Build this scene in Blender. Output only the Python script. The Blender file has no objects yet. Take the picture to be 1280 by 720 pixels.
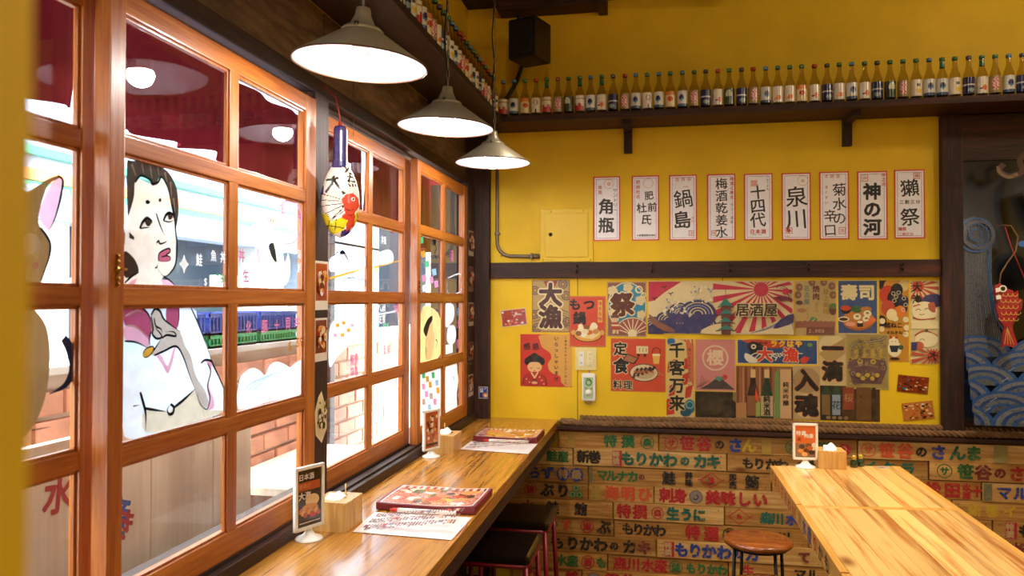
import bpy, bmesh, math, random
from mathutils import Vector, Matrix
from mathutils.geometry import tessellate_polygon
random.seed(7)
C = bpy.context.scene.collection
SC = bpy.context.scene
PI = math.pi

# ------------------------------------------------------------------ camera
cam_data = bpy.data.cameras.new('camera'); cam = bpy.data.objects.new('camera', cam_data); C.objects.link(cam)
cam_data.sensor_width = 36; cam_data.lens = 27.5; cam_data.clip_start = .03
cam.matrix_world = Matrix([[0.982384, 0.001338, 0.186868, 0.0], [0.186868, -0.014065, -0.982284, 0.0], [0.001314, 0.9999, -0.014068, 1.62], [0, 0, 0, 1]])
cam_data.dof.use_dof = True; cam_data.dof.focus_distance = 2.7; cam_data.dof.aperture_fstop = 4.4
SC.camera = cam

# ------------------------------------------------------------------ world: bright overcast sky
w = bpy.data.worlds.new('sky'); SC.world = w; w.use_nodes = True
bg = w.node_tree.nodes['Background']; bg.inputs[0].default_value = (.86, .93, 1, 1); bg.inputs[1].default_value = 13.5

# ------------------------------------------------------------------ exposure
SC.view_settings.view_transform = 'Standard'; SC.view_settings.look = 'None'
SC.view_settings.exposure = 0.3; SC.view_settings.gamma = 1; SC.view_settings.use_curve_mapping = False
BULB_WATTS = 13.5          # emission strength of each pendant bulb
CEILING_FILL = 8.5      # added ceiling fill lights, outside the frame

def lamp(name, kind, loc, power, color, **k):
    l = bpy.data.lights.new(name, kind); l.energy = power; l.color = color
    for a, b in k.items(): setattr(l, a, b)
    o = bpy.data.objects.new(name, l); C.objects.link(o); o.location = loc; return o
for (x, y, k) in ((2.0, 3.2, 1.5), (.75, 2.5, .4), (-.25, .9, .45), (2.2, .2, .8), (.4, -1.0, 3.0)):      # unseen ceiling lights, added to lift the upper walls and near pillar
    lamp('ceiling_fill', 'POINT', (x, y, 3.08), CEILING_FILL*k, (1, .80, .55), shadow_soft_size=.07)

for (x, y, e) in ((.85, 2.35, 130), (1.6, 3.3, 90), (-.1, 3.4, 45)):      # unseen spots added to brighten table and crate boards, aimed straight down
    lamp('added_spot', 'SPOT', (x, y, 3.22), e, (1, .86, .66), spot_size=math.radians(84), spot_blend=.5, shadow_soft_size=.05)

# ------------------------------------------------------------------ colour helpers
def lin(c):
    return tuple(((x/255)/12.92 if x/255 <= .04045 else ((x/255+.055)/1.055)**2.4) for x in c[:3])
def H(h):
    return lin((int(h[0:2], 16), int(h[2:4], 16), int(h[4:6], 16)))
# ------------------------------------------------------------------ materials
def newmat(name):
    m = bpy.data.materials.new(name); m.use_nodes = True
    nt = m.node_tree; b = nt.nodes['Principled BSDF']; return m, nt, b
def plain(name, col, rough=.5, metal=0, bump=0, bscale=60, var=0, coat=0, spec=None):
    m, nt, b = newmat(name); c = (*col, 1)
    b.inputs['Base Color'].default_value = c; b.inputs['Roughness'].default_value = rough; b.inputs['Metallic'].default_value = metal
    if coat: b.inputs['Coat Weight'].default_value = coat
    if spec is not None: b.inputs['Specular IOR Level'].default_value = spec
    if bump or var:
        tc = nt.nodes.new('ShaderNodeTexCoord'); n = nt.nodes.new('ShaderNodeTexNoise')
        n.inputs['Scale'].default_value = bscale; n.inputs['Detail'].default_value = 6
        nt.links.new(tc.outputs['Object'], n.inputs['Vector'])
        if bump:
            bp = nt.nodes.new('ShaderNodeBump'); bp.inputs['Strength'].default_value = bump; bp.inputs['Distance'].default_value = .004
            nt.links.new(n.outputs[0], bp.inputs['Height']); nt.links.new(bp.outputs[0], b.inputs['Normal'])
        if var:
            n2 = nt.nodes.new('ShaderNodeTexNoise'); n2.inputs['Scale'].default_value = bscale/12; n2.inputs['Detail'].default_value = 5
            nt.links.new(tc.outputs['Object'], n2.inputs['Vector'])
            r = nt.nodes.new('ShaderNodeValToRGB'); r.color_ramp.elements[0].position = .3; r.color_ramp.elements[1].position = .7
            r.color_ramp.elements[0].color = (*[v*(1-var) for v in col], 1); r.color_ramp.elements[1].color = (*[min(1, v*(1+var*.5)) for v in col], 1)
            nt.links.new(n2.outputs[0], r.inputs[0]); nt.links.new(r.outputs[0], b.inputs['Base Color'])
    return m
def wood(name, dark, light, axis='Y', scale=9, stretch=14, rough=.4, coat=0, bump=.15, ring=.5, tint=.18, knots=0, contrast=(.3, .72), fine=1.0):
    """procedural wood, grain along one axis of the object; each object gets its own cut and tint"""
    m, nt, b = newmat(name); N = nt.nodes.new; L = nt.links.new
    tc = N('ShaderNodeTexCoord'); oi = N('ShaderNodeObjectInfo'); mul = N('ShaderNodeMath'); mul.operation = 'MULTIPLY'; mul.inputs[1].default_value = 37
    L(oi.outputs['Random'], mul.inputs[0])
    add = N('ShaderNodeVectorMath'); add.operation = 'ADD'; L(tc.outputs['Object'], add.inputs[0]); L(mul.outputs[0], add.inputs[1])
    mp = N('ShaderNodeMapping'); s = [scale]*3; s['XYZ'.index(axis)] = scale/stretch; mp.inputs['Scale'].default_value = s
    L(add.outputs[0], mp.inputs['Vector'])
    n1 = N('ShaderNodeTexNoise'); n1.inputs['Scale'].default_value = 1.3; n1.inputs['Detail'].default_value = 3; n1.inputs['Distortion'].default_value = ring*1.5; L(mp.outputs[0], n1.inputs['Vector'])
    m1 = N('ShaderNodeMath'); m1.operation = 'MULTIPLY'; m1.inputs[1].default_value = 14*ring+3; L(n1.outputs[0], m1.inputs[0])
    fr = N('ShaderNodeMath'); fr.operation = 'SINE'; L(m1.outputs[0], fr.inputs[0])
    n2 = N('ShaderNodeTexNoise'); n2.inputs['Scale'].default_value = 9*fine; n2.inputs['Detail'].default_value = 8; n2.inputs['Roughness'].default_value = .65; L(mp.outputs[0], n2.inputs['Vector'])
    ma = N('ShaderNodeMath'); ma.operation = 'MULTIPLY_ADD'; ma.inputs[1].default_value = .16; L(fr.outputs[0], ma.inputs[0]); L(n2.outputs[0], ma.inputs[2])
    r = N('ShaderNodeValToRGB'); e = r.color_ramp.elements; e[0].position, e[1].position = contrast
    e[0].color = (*dark, 1); e[1].color = (*light, 1); L(ma.outputs[0], r.inputs[0])
    src = r.outputs[0]
    if knots:
        v = N('ShaderNodeTexVoronoi'); v.inputs['Scale'].default_value = knots; mp2 = N('ShaderNodeMapping'); s2 = [1.0]*3; s2['XYZ'.index(axis)] = .45; mp2.inputs['Scale'].default_value = s2
        L(add.outputs[0], mp2.inputs['Vector']); L(mp2.outputs[0], v.inputs['Vector'])
        kr = N('ShaderNodeValToRGB'); kr.color_ramp.elements[0].position = .03; kr.color_ramp.elements[0].color = (.35, .22, .13, 1); kr.color_ramp.elements[1].position = .11; kr.color_ramp.elements[1].color = (1, 1, 1, 1)
        L(v.outputs['Distance'], kr.inputs[0])
        mk = N('ShaderNodeMixRGB'); mk.blend_type = 'MULTIPLY'; mk.inputs[0].default_value = 1; L(src, mk.inputs[1]); L(kr.outputs[0], mk.inputs[2]); src = mk.outputs[0]
    hs = N('ShaderNodeHueSaturation'); mr = N('ShaderNodeMapRange'); mr.inputs['To Min'].default_value = 1-tint; mr.inputs['To Max'].default_value = 1+tint*.6
    L(oi.outputs['Random'], mr.inputs['Value']); L(mr.outputs[0], hs.inputs['Value']); L(src, hs.inputs['Color'])
    L(hs.outputs[0], b.inputs['Base Color']); b.inputs['Roughness'].default_value = rough
    if coat: b.inputs['Coat Weight'].default_value = coat; b.inputs['Coat Roughness'].default_value = .12
    bp = N('ShaderNodeBump'); bp.inputs['Strength'].default_value = bump; bp.inputs['Distance'].default_value = .002; L(ma.outputs[0], bp.inputs['Height']); L(bp.outputs[0], b.inputs['Normal'])
    return m
def attr_mat(name, rough=.5, worn=None, coat=0):
    """printed colour of a flat sheet, held in the mesh attribute 'Col'"""
    m, nt, b = newmat(name); a = nt.nodes.new('ShaderNodeAttribute'); a.attribute_name = 'Col'
    src = a.outputs['Color']
    tc = nt.nodes.new('ShaderNodeTexCoord'); n = nt.nodes.new('ShaderNodeTexNoise')
    n.inputs['Scale'].default_value = 90 if worn else 25; n.inputs['Detail'].default_value = 6; nt.links.new(tc.outputs['Object'], n.inputs['Vector'])
    mx = nt.nodes.new('ShaderNodeMixRGB'); r = nt.nodes.new('ShaderNodeValToRGB')
    if worn:
        r.color_ramp.elements[0].position = .52; r.color_ramp.elements[1].position = .72; mx.inputs[2].default_value = (*worn, 1)
        r.color_ramp.elements[1].color = (.75, .75, .75, 1)
    else:
        r.color_ramp.elements[0].position = .45; r.color_ramp.elements[1].position = .75; r.color_ramp.elements[1].color = (.12, .12, .12, 1); mx.inputs[2].default_value = (*H('b09060'), 1)
    nt.links.new(n.outputs[0], r.inputs[0]); nt.links.new(r.outputs[0], mx.inputs[0]); nt.links.new(src, mx.inputs[1]); nt.links.new(mx.outputs[0], b.inputs['Base Color'])
    b.inputs['Roughness'].default_value = rough
    if coat: b.inputs['Coat Weight'].default_value = coat; b.inputs['Coat Roughness'].default_value = .15
    return m
def emis(name, col, s):
    m, nt, b = newmat(name); b.inputs['Base Color'].default_value = (*col, 1); b.inputs['Emission Color'].default_value = (*col, 1); b.inputs['Emission Strength'].default_value = s; return m
def thin_glass(name, tint=(1, 1, 1), refl=1.0, rough=.0):
    m = bpy.data.materials.new(name); m.use_nodes = True; nt = m.node_tree; nt.nodes.clear(); N = nt.nodes.new; L = nt.links.new
    o = N('ShaderNodeOutputMaterial'); t = N('ShaderNodeBsdfTransparent'); t.inputs[0].default_value = (*tint, 1)
    g = N('ShaderNodeBsdfGlossy'); g.inputs['Roughness'].default_value = rough; f = N('ShaderNodeLayerWeight'); f.inputs[0].default_value = .5
    pw = N('ShaderNodeMath'); pw.operation = 'POWER'; pw.inputs[1].default_value = 5; L(f.outputs['Facing'], pw.inputs[0])
    mu = N('ShaderNodeMath'); mu.operation = 'MULTIPLY_ADD'; mu.inputs[1].default_value = .9*refl; mu.inputs[2].default_value = .04*refl; mu.use_clamp = True; L(pw.outputs[0], mu.inputs[0])
    mx = N('ShaderNodeMixShader'); L(mu.outputs[0], mx.inputs[0]); L(t.outputs[0], mx.inputs[1]); L(g.outputs[0], mx.inputs[2]); L(mx.outputs[0], o.inputs[0]); return m
def paint_on_glass():
    m = bpy.data.materials.new('paint_on_glass'); m.use_nodes = True; nt = m.node_tree; nt.nodes.clear(); N = nt.nodes.new; L = nt.links.new
    o = N('ShaderNodeOutputMaterial'); a = N('ShaderNodeAttribute'); a.attribute_name = 'Col'
    d = N('ShaderNodeBsdfDiffuse'); t = N('ShaderNodeBsdfTranslucent'); tr = N('ShaderNodeBsdfTransparent')
    L(a.outputs['Color'], d.inputs[0]); L(a.outputs['Color'], t.inputs[0]); L(a.outputs['Color'], tr.inputs[0])
    m1 = N('ShaderNodeMixShader'); m1.inputs[0].default_value = .55; L(d.outputs[0], m1.inputs[1]); L(t.outputs[0], m1.inputs[2])
    tc = N('ShaderNodeTexCoord'); n = N('ShaderNodeTexNoise'); n.inputs['Scale'].default_value = 30; n.inputs['Detail'].default_value = 5; L(tc.outputs['Object'], n.inputs['Vector'])
    mr = N('ShaderNodeMapRange'); mr.inputs['From Min'].default_value = .35; mr.inputs['From Max'].default_value = .65; mr.inputs['To Min'].default_value = .04; mr.inputs['To Max'].default_value = .16
    L(n.outputs[0], mr.inputs['Value']); m2 = N('ShaderNodeMixShader'); L(mr.outputs[0], m2.inputs[0]); L(m1.outputs[0], m2.inputs[1]); L(tr.outputs[0], m2.inputs[2]); L(m2.outputs[0], o.inputs[0]); return m
def cloth_mat(name, col):
    m = bpy.data.materials.new(name); m.use_nodes = True; nt = m.node_tree; nt.nodes.clear(); N = nt.nodes.new; L = nt.links.new
    o = N('ShaderNodeOutputMaterial'); d = N('ShaderNodeBsdfDiffuse'); t = N('ShaderNodeBsdfTranslucent'); mx = N('ShaderNodeMixShader'); mx.inputs[0].default_value = .12
    d.inputs[0].default_value = (*col, 1); t.inputs[0].default_value = (*col, 1); L(d.outputs[0], mx.inputs[1]); L(t.outputs[0], mx.inputs[2]); L(mx.outputs[0], o.inputs[0]); return m

M = dict(
 yellow=plain('yellow_plaster', (.86, .55, .004), .62, bump=.25, bscale=45, var=.1),
 darkwood=wood('dark_stained_wood', H('280f06'), H('5e2c16'), 'X', 12, 16, .62, tint=.1),
 darkwoodz=wood('dark_stained_wood_upright', H('240e06'), H('54281a'), 'Z', 12, 16, .65, tint=.1),
 darkwoody=wood('dark_stained_wood_along', H('24120a'), H('4e2a16'), 'Y', 12, 16, .55, tint=.1),
 ply=wood('weathered_plywood', H('54402e'), H('927458'), 'Y', 5, 6, .55, tint=.12, ring=.3),
 ceil=wood('ceiling_boards', H('140c07'), H('2e1a0e'), 'Y', 8, 14, .6),
 sash=wood('orange_varnished_wood', H('9c4e18'), H('cc8036'), 'Z', 16, 22, .36, coat=.15, tint=.06, ring=.35, contrast=(.25, .75)),
 sashy=wood('orange_varnished_wood_rail', H('9c4e18'), H('cc8036'), 'Y', 16, 22, .36, coat=.15, tint=.06, ring=.35, contrast=(.25, .75)),
 counter=wood('walnut_laminate', H('704010'), H('c08230'), 'Y', 26, 34, .26, coat=.4, bump=.03, ring=.9, tint=0, contrast=(.18, .72), fine=1.3),
 pine=wood('varnished_pine', H('c0742c'), H('fac878'), 'Y', 9, 26, .28, coat=.5, bump=.04, ring=.6, tint=.22, knots=4, contrast=(.24, .5)),
 pinetrim=wood('varnished_pine_edge', H('d69a44'), H('f6c468'), 'Y', 8, 20, .3, coat=.4, bump=.04, tint=.05),
 crate=wood('fish_crate_board', H('a8702c'), H('e2ae62'), 'X', 9, 16, .55, bump=.2, tint=.2, ring=.5, knots=5),
 crateed=wood('fish_crate_board_pale', H('c08c48'), H('ecc27c'), 'X', 9, 16, .55, bump=.2, tint=.1),
 stoolwood=wood('honey_wood_seat', H('8a4616'), H('b8682a'), 'X', 10, 10, .25, coat=.6, tint=.04),
 boxwood=wood('bamboo_box_wood', H('c8964c'), H('f0c880'), 'Z', 12, 14, .45, tint=.04, bump=.05),
 outwood=wood('pale_pine_board', H('f2dcc0'), H('fdf2e2'), 'Z', 6, 14, .6, tint=.05, knots=3),
 paper=attr_mat('printed_paper', .42), gloss=attr_mat('glossy_print', .2, coat=.5), ink=attr_mat('stencil_ink', .6, worn=H('a87a44')),
 chalk=attr_mat('chalk_paint', .35, worn=H('1a1a20'), coat=.5), paint=paint_on_glass(), enamel=attr_mat('painted_enamel', .25, coat=.7),
 glass=thin_glass('window_glass', (.97, .985, .98), .75), bottle=thin_glass('bottle_glass', (.80, .74, .50), 1.0, .05),
 shade_out=plain('brushed_nickel', H('b4aa94'), .38, .35, var=.1, bscale=80), shade_in=plain('white_enamel', H('8c8690'), .5), metal=plain('steel', H('9c968a'), .3, 1),
 rim=plain('shade_rim', H('6a4a30'), .35, .6),
 bulb=emis('lamp_bulb', (1, .95, .88), BULB_WATTS*19), black=plain('black_plastic', H('100c0c'), .4), blackm=plain('black_metal', H('141010'), .4, .3), cord=plain('black_cord', H('0c0908'), .6),
 vinyl=plain('black_vinyl', H('140d0a'), .25, coat=.3, bump=.15, bscale=220), redm=plain('dark_red_steel', H('7c1018'), .35, .2, coat=.3),
 rope=plain('brown_rope', H('86603a'), .9, bump=.6, bscale=300, var=.3), white=plain('white_plastic', H('f0ece2'), .3), ivory=plain('ivory_plastic', H('e6d490'), .4),
 yellowpaint=plain('yellow_painted_steel', (.84, .56, .006), .5, var=.08, bscale=30), conduit=plain('grey_conduit', H('7a6a58'), .45, .4), brass=plain('aged_brass', H('9a6a24'), .3, 1, bump=.3),
 burgundy=plain('burgundy_leatherette', H('7a1a20'), .4, bump=.2, bscale=200), tissue=plain('white_tissue', H('f6f4f0'), .9), stick=plain('pale_wood', H('e0b878'), .6),
 red=plain('red_plastic', H('d83018'), .35), cloth=cloth_mat('deep_red_cloth', H('641a24')), brick=plain('red_brick', H('dca088'), .85, bump=.5, bscale=60, var=.3), mortar=plain('mortar', H('c2b4a6'), .95),
 street=plain('street_paving', H('c8c8c4'), .9, var=.15, bscale=30), facade=plain('white_facade', H('dcdcdc'), .8, var=.08, bscale=20), greenp=plain('green_awning', H('3aa884'), .6), bluep=plain('blue_crate_plastic', H('3a4ea8'), .5), greenc=plain('green_crate_plastic', H('2eae6a'), .5),
 orangep=plain('orange_band', H('e08a50'), .6), fascia=plain('pale_blue_fascia', H('94a2b4'), .8, var=.1, bscale=20), darkshop=plain('dark_shopfront', H('1c2838'), .4), tile=plain('white_tile', H('e8e6e2'), .25), grout=plain('tile_grout', H('8c8c88'), .9), brownpost=plain('brown_steel_post', H('3a221c'), .5),
 floor=plain('brown_floor_tile', H('4a3428'), .4, var=.25, bscale=40), redcord=plain('red_cord', H('a02a18'), .7), hookm=plain('dark_hook_metal', H('4a4038'), .35, .9),
 panel=plain('blackboard', H('0c0a0c'), .25, coat=.4), speaker=plain('speaker_cloth', H('0d0908'), .8, bump=.5, bscale=500))

# ------------------------------------------------------------------ mesh builder
class MB:
    def __init__(s): s.v = []; s.f = []; s.m = []; s.c = []; s.mats = []; s.smooth = []
    def mi(s, m):
        if m not in s.mats: s.mats.append(m)
        return s.mats.index(m)
    def add(s, vs, fs, mat='white', col=(1, 1, 1), smooth=False):
        o = len(s.v); s.v += [tuple(v) for v in vs]; k = s.mi(M[mat] if isinstance(mat, str) else mat)
        for f in fs: s.f.append([i+o for i in f]); s.m.append(k); s.c.append(col); s.smooth.append(smooth)
        return s
    def box(s, x0, x1, y0, y1, z0, z1, mat='white', b=.0, col=(1, 1, 1), rot=None, piv=None):
        if b <= 0:
            vs = [(x, y, z) for x in (x0, x1) for y in (y0, y1) for z in (z0, z1)]
            fs = [(0, 1, 3, 2), (4, 6, 7, 5), (0, 4, 5, 1), (2, 3, 7, 6), (0, 2, 6, 4), (1, 5, 7, 3)]
        else:
            bm = bmesh.new(); bmesh.ops.create_cube(bm, size=1)
            bmesh.ops.scale(bm, vec=(x1-x0, y1-y0, z1-z0), verts=bm.verts); bmesh.ops.translate(bm, vec=((x0+x1)/2, (y0+y1)/2, (z0+z1)/2), verts=bm.verts)
            bmesh.ops.bevel(bm, geom=bm.edges[:], offset=b, segments=2, affect='EDGES', profile=.7)
            vs = [v.co.copy() for v in bm.verts]; bm.verts.index_update(); fs = [[v.index for v in f.verts] for f in bm.faces]; bm.free()
        if rot is not None:
            p = Vector(piv if piv else ((x0+x1)/2, (y0+y1)/2, (z0+z1)/2)); vs = [rot @ (Vector(v)-p)+p for v in vs]
        return s.add(vs, fs, mat, col)
    def tube(s, pts, r, mat='white', n=8, closed=False, caps=True, col=(1, 1, 1)):
        pts = [Vector(p) for p in pts]; rs = r if isinstance(r, (list, tuple)) else [r]*len(pts)
        vs = []; fs = []; prev = None
        for i, p in enumerate(pts):
            a = pts[(i-1) % len(pts)] if (i or closed) else p; b2 = pts[(i+1) % len(pts)] if (i < len(pts)-1 or closed) else p
            t = (b2-a).normalized(); ref = prev if prev is not None else (Vector((0, 0, 1)) if abs(t.z) < .9 else Vector((1, 0, 0)))
            u = (ref-t*ref.dot(t)).normalized(); prev = u; w_ = t.cross(u)
            for k in range(n): a_ = 2*PI*k/n; vs.append(p+(u*math.cos(a_)+w_*math.sin(a_))*rs[i])
        L = len(pts)
        for i in range(L if closed else L-1):
            for k in range(n): fs.append((i*n+k, i*n+(k+1) % n, ((i+1) % L)*n+(k+1) % n, ((i+1) % L)*n+k))
        if caps and not closed: fs.append(list(range(n))[::-1]); fs.append([(L-1)*n+k for k in range(n)])
        return s.add(vs, fs, mat, col, True)
    def lathe(s, prof, c=(0, 0, 0), mat='white', n=24, rot=None, colf=None, squash=(1, 1)):
        vs = []; fs = []
        for (r, z) in prof:
            for k in range(n): a = 2*PI*k/n; vs.append(Vector((r*math.cos(a)*squash[0], r*math.sin(a)*squash[1], z)))
        for i in range(len(prof)-1):
            for k in range(n): fs.append((i*n+k, i*n+(k+1) % n, (i+1)*n+(k+1) % n, (i+1)*n+k))
        cc = Vector(c); out = [(rot @ v if rot is not None else v)+cc for v in vs]
        if colf is None: return s.add(out, fs, mat, (1, 1, 1), True)
        o = len(s.v); s.v += [tuple(v) for v in out]; km = s.mi(M[mat])
        for f in fs:
            p = sum((vs[i] for i in f), Vector())/4
            s.f.append([i+o for i in f]); s.m.append(km); s.c.append(colf(p)); s.smooth.append(True)
        return s
    def build(s, name, parent=None, recenter=None):
        vs = s.v; loc = Vector((0, 0, 0))
        if recenter is None: recenter = parent is None
        if recenter and vs:
            xs = [v[0] for v in vs]; ys = [v[1] for v in vs]; zs = [v[2] for v in vs]
            loc = Vector(((min(xs)+max(xs))/2, (min(ys)+max(ys))/2, min(zs))); vs = [(v[0]-loc.x, v[1]-loc.y, v[2]-loc.z) for v in vs]
        me = bpy.data.meshes.new(name); me.from_pydata(vs, [], s.f)
        for m in s.mats: me.materials.append(m)
        me.polygons.foreach_set('material_index', s.m); me.polygons.foreach_set('use_smooth', s.smooth)
        if any(c != (1, 1, 1) for c in s.c):
            at = me.attributes.new('Col', 'FLOAT_COLOR', 'CORNER'); buf = []
            for p in me.polygons: buf += [*s.c[p.index], 1.0]*p.loop_total
            at.data.foreach_set('color', buf)
        me.update(); o = bpy.data.objects.new(name, me); C.objects.link(o)
        if parent is not None:
            o.parent = parent                       # vertices come in world coordinates
            ow = parent_world(parent)
            if ow.length > 0: me.transform(Matrix.Translation(-ow))
        else: o.location = loc
        return o
def parent_world(o):
    v = Vector(o.location); p = o.parent
    while p is not None: v = v+p.location; p = p.parent
    return v
def tag(o, label=None, cat=None, group=None, kind=None):
    if label: o['label'] = label
    if cat: o['category'] = cat
    if group: o['group'] = group
    if kind: o['kind'] = kind
    return o
def empty(name, loc=(0, 0, 0), label=None, cat=None, group=None, kind=None):
    o = bpy.data.objects.new(name, None); C.objects.link(o); o.location = loc; o.empty_display_size = .05
    return tag(o, label, cat, group, kind)
def struct(name, mb): return tag(mb.build(name, recenter=False), kind='structure')
def copy_tree(o, parent=None):
    c = o.copy(); C.objects.link(c); c.parent = parent
    for ch in o.children: copy_tree(ch, c)
    return c

# ------------------------------------------------------------------ glyphs and flat print
_G = {}
def prefetch(chars, offs):
    tmp = []
    for ch in chars:
        for of in offs:
            if (ch, of) in _G: continue
            c = bpy.data.curves.new('g', 'FONT'); c.body = ch; c.offset = of; c.resolution_u = 2
            o = bpy.data.objects.new('g', c); C.objects.link(o); tmp.append((ch, of, o, c))
    dg = bpy.context.evaluated_depsgraph_get(); dg.update()
    for ch, of, o, c in tmp:
        m = bpy.data.meshes.new_from_object(o.evaluated_get(dg))
        _G[(ch, of)] = ([(v.co.x, v.co.y) for v in m.vertices], [list(p.vertices) for p in m.polygons])
        bpy.data.objects.remove(o); bpy.data.curves.remove(c); bpy.data.meshes.remove(m)
def glyph(ch, of=0.0):
    if (ch, of) not in _G: prefetch([ch], [of])
    return _G[(ch, of)]
def smooth_pts(pts, n=4, closed=False):
    P = [Vector((p[0], p[1])) for p in pts]; out = []; L = len(P)
    if L < 3: return P
    for i in range(L if closed else L-1):
        p0 = P[(i-1) % L] if (closed or i) else P[0]; p1 = P[i]; p2 = P[(i+1) % L]; p3 = P[(i+2) % L] if (closed or i < L-2) else P[-1]
        for k in range(n):
            t = k/n; out.append(.5*((2*p1)+(p2-p0)*t+(2*p0-5*p1+4*p2-p3)*t*t+(3*p1-p0-3*p2+p3)*t**3))
    if not closed: out.append(P[-1])
    return out
class Print:
    """flat print laid in thin layers on a plane: origin o (top left), u right, v down, unit length"""
    def __init__(s, mb, o, u, v, unit=1.0, mat='paper', lift=.0004):
        s.mb = mb; s.o = Vector(o); s.u = Vector(u).normalized()*unit; s.v = Vector(v).normalized()*unit
        s.n = -(Vector(u).cross(Vector(v))).normalized(); s.k = 1; s.clip = None; s.mat = mat; s.lift = lift; s.unit = unit
    def pt(s, x, y, k=None): return s.o+s.u*x+s.v*y+s.n*(s.lift*(s.k if k is None else k))
    def raw(s, pts, faces, col):
        if s.clip: pts = [(min(max(p[0], 0), s.clip[0]), min(max(p[1], 0), s.clip[1])) for p in pts]      # print ends at the sheet's edge
        vs = [s.pt(x, y) for x, y in pts]; fs = []
        for f in faces:
            a = [pts[i] for i in f]; ar = sum(a[i][0]*a[(i+1) % len(a)][1]-a[(i+1) % len(a)][0]*a[i][1] for i in range(len(a)))
            fs.append(list(f) if ar < 0 else list(f)[::-1])
        s.mb.add(vs, fs, s.mat, col); s.k += 1
    def poly(s, pts, col, sm=0):
        if sm: pts = [tuple(p) for p in smooth_pts(pts, sm, True)]
        tri = tessellate_polygon([[Vector((p[0], p[1], 0)) for p in pts]]); s.raw([tuple(p) for p in pts], tri, col)
    def rect(s, x, y, w, h, col): s.raw([(x, y), (x+w, y), (x+w, y+h), (x, y+h)], [(0, 1, 2, 3)], col)
    def frame(s, x, y, w, h, t, col):
        s.raw([(x, y), (x+w, y), (x+w, y+h), (x, y+h), (x+t, y+t), (x+w-t, y+t), (x+w-t, y+h-t), (x+t, y+h-t)], [(0, 1, 5, 4), (1, 2, 6, 5), (2, 3, 7, 6), (3, 0, 4, 7)], col)
    def circ(s, x, y, r, col, ry=None, n=20):
        ry = ry or r; s.raw([(x+r*math.cos(2*PI*i/n), y+ry*math.sin(2*PI*i/n)) for i in range(n)], [list(range(n))], col)
    def ring(s, x, y, r, t, col, ry=None, n=24, a0=0, a1=360):
        q = ry/r if ry else 1; pts = []; A = [math.radians(a0+(a1-a0)*i/n) for i in range(n+1)]
        for a in A: pts += [(x+r*math.cos(a), y+q*r*math.sin(a)), (x+(r-t)*math.cos(a), y+q*(r-t)*math.sin(a))]
        s.raw(pts, [(2*i, 2*i+2, 2*i+3, 2*i+1) for i in range(n)], col)
    def line(s, pts, w, col, sm=4, taper=False):
        P = smooth_pts(pts, sm) if sm else [Vector(p) for p in pts]; vs = []; L = len(P)
        for i, p in enumerate(P):
            d = (P[min(i+1, L-1)]-P[max(i-1, 0)]); d = d.normalized() if d.length else Vector((1, 0)); nn = Vector((-d.y, d.x))
            ww = w/2*(1 if not taper else max(.15, math.sin(PI*min(1, .25+.75*i/(L-1)))))
            vs += [tuple(p+nn*ww), tuple(p-nn*ww)]
        s.raw(vs, [(2*i, 2*i+2, 2*i+3, 2*i+1) for i in range(L-1)], col)
    def ch(s, c, x, y, size, col, b=0.0, sx=1.0, rot=0, skew=0):
        """one character centred on x, y; b thickens its strokes as a share of the size"""
        g, f = glyph(c)
        if not g: return
        cx = .5 if ord(c) > 0x2000 else (min(p[0] for p in g)+max(p[0] for p in g))/2
        ca, sa = math.cos(math.radians(rot)), math.sin(math.radians(rot)); out = []
        for (a, bb) in g:
            dx = (a-cx)*size*sx+(bb-.36)*size*skew; dy = -(bb-.36)*size; out.append((x+dx*ca-dy*sa, y+dx*sa+dy*ca))
        n = 0 if b == 0 else (4 if b < .028 else (8 if b < .07 else 12)); k0 = s.k
        for q in range(n):
            an = 2*PI*q/n+.4; ox, oy = b*size*math.cos(an), b*size*math.sin(an); s.k = k0+q*.06; s.raw([(p[0]+ox, p[1]+oy) for p in out], f, col)
        s.k = k0+n*.06; s.raw(out, f, col); s.k = k0+1
    def text(s, t, x, y, size, col, b=0.0, vert=False, pitch=None, outline=None, ow=.07, sx=1.0, rot=0, skew=0):
        """row (or column) of characters, x,y centre of the first one"""
        k0 = s.k; pos = []
        for i, c in enumerate(t):
            st = pitch if pitch else size*1.02*(sx if not vert else 1)
            if not vert and ord(c) < 0x2000: st = pitch if pitch else size*.62*sx
            pos.append((x if vert else x+i*st, y+i*st if vert else y))
        if outline is not None:
            for c, (px, py) in zip(t, pos): s.k = k0; s.ch(c, px, py, size, outline, b+ow, sx, rot, skew)
            k0 += 1
        for c, (px, py) in zip(t, pos):
            if c != ' ': s.k = k0; s.ch(c, px, py, size, col, b, sx, rot, skew)
        s.k = k0+1
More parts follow.
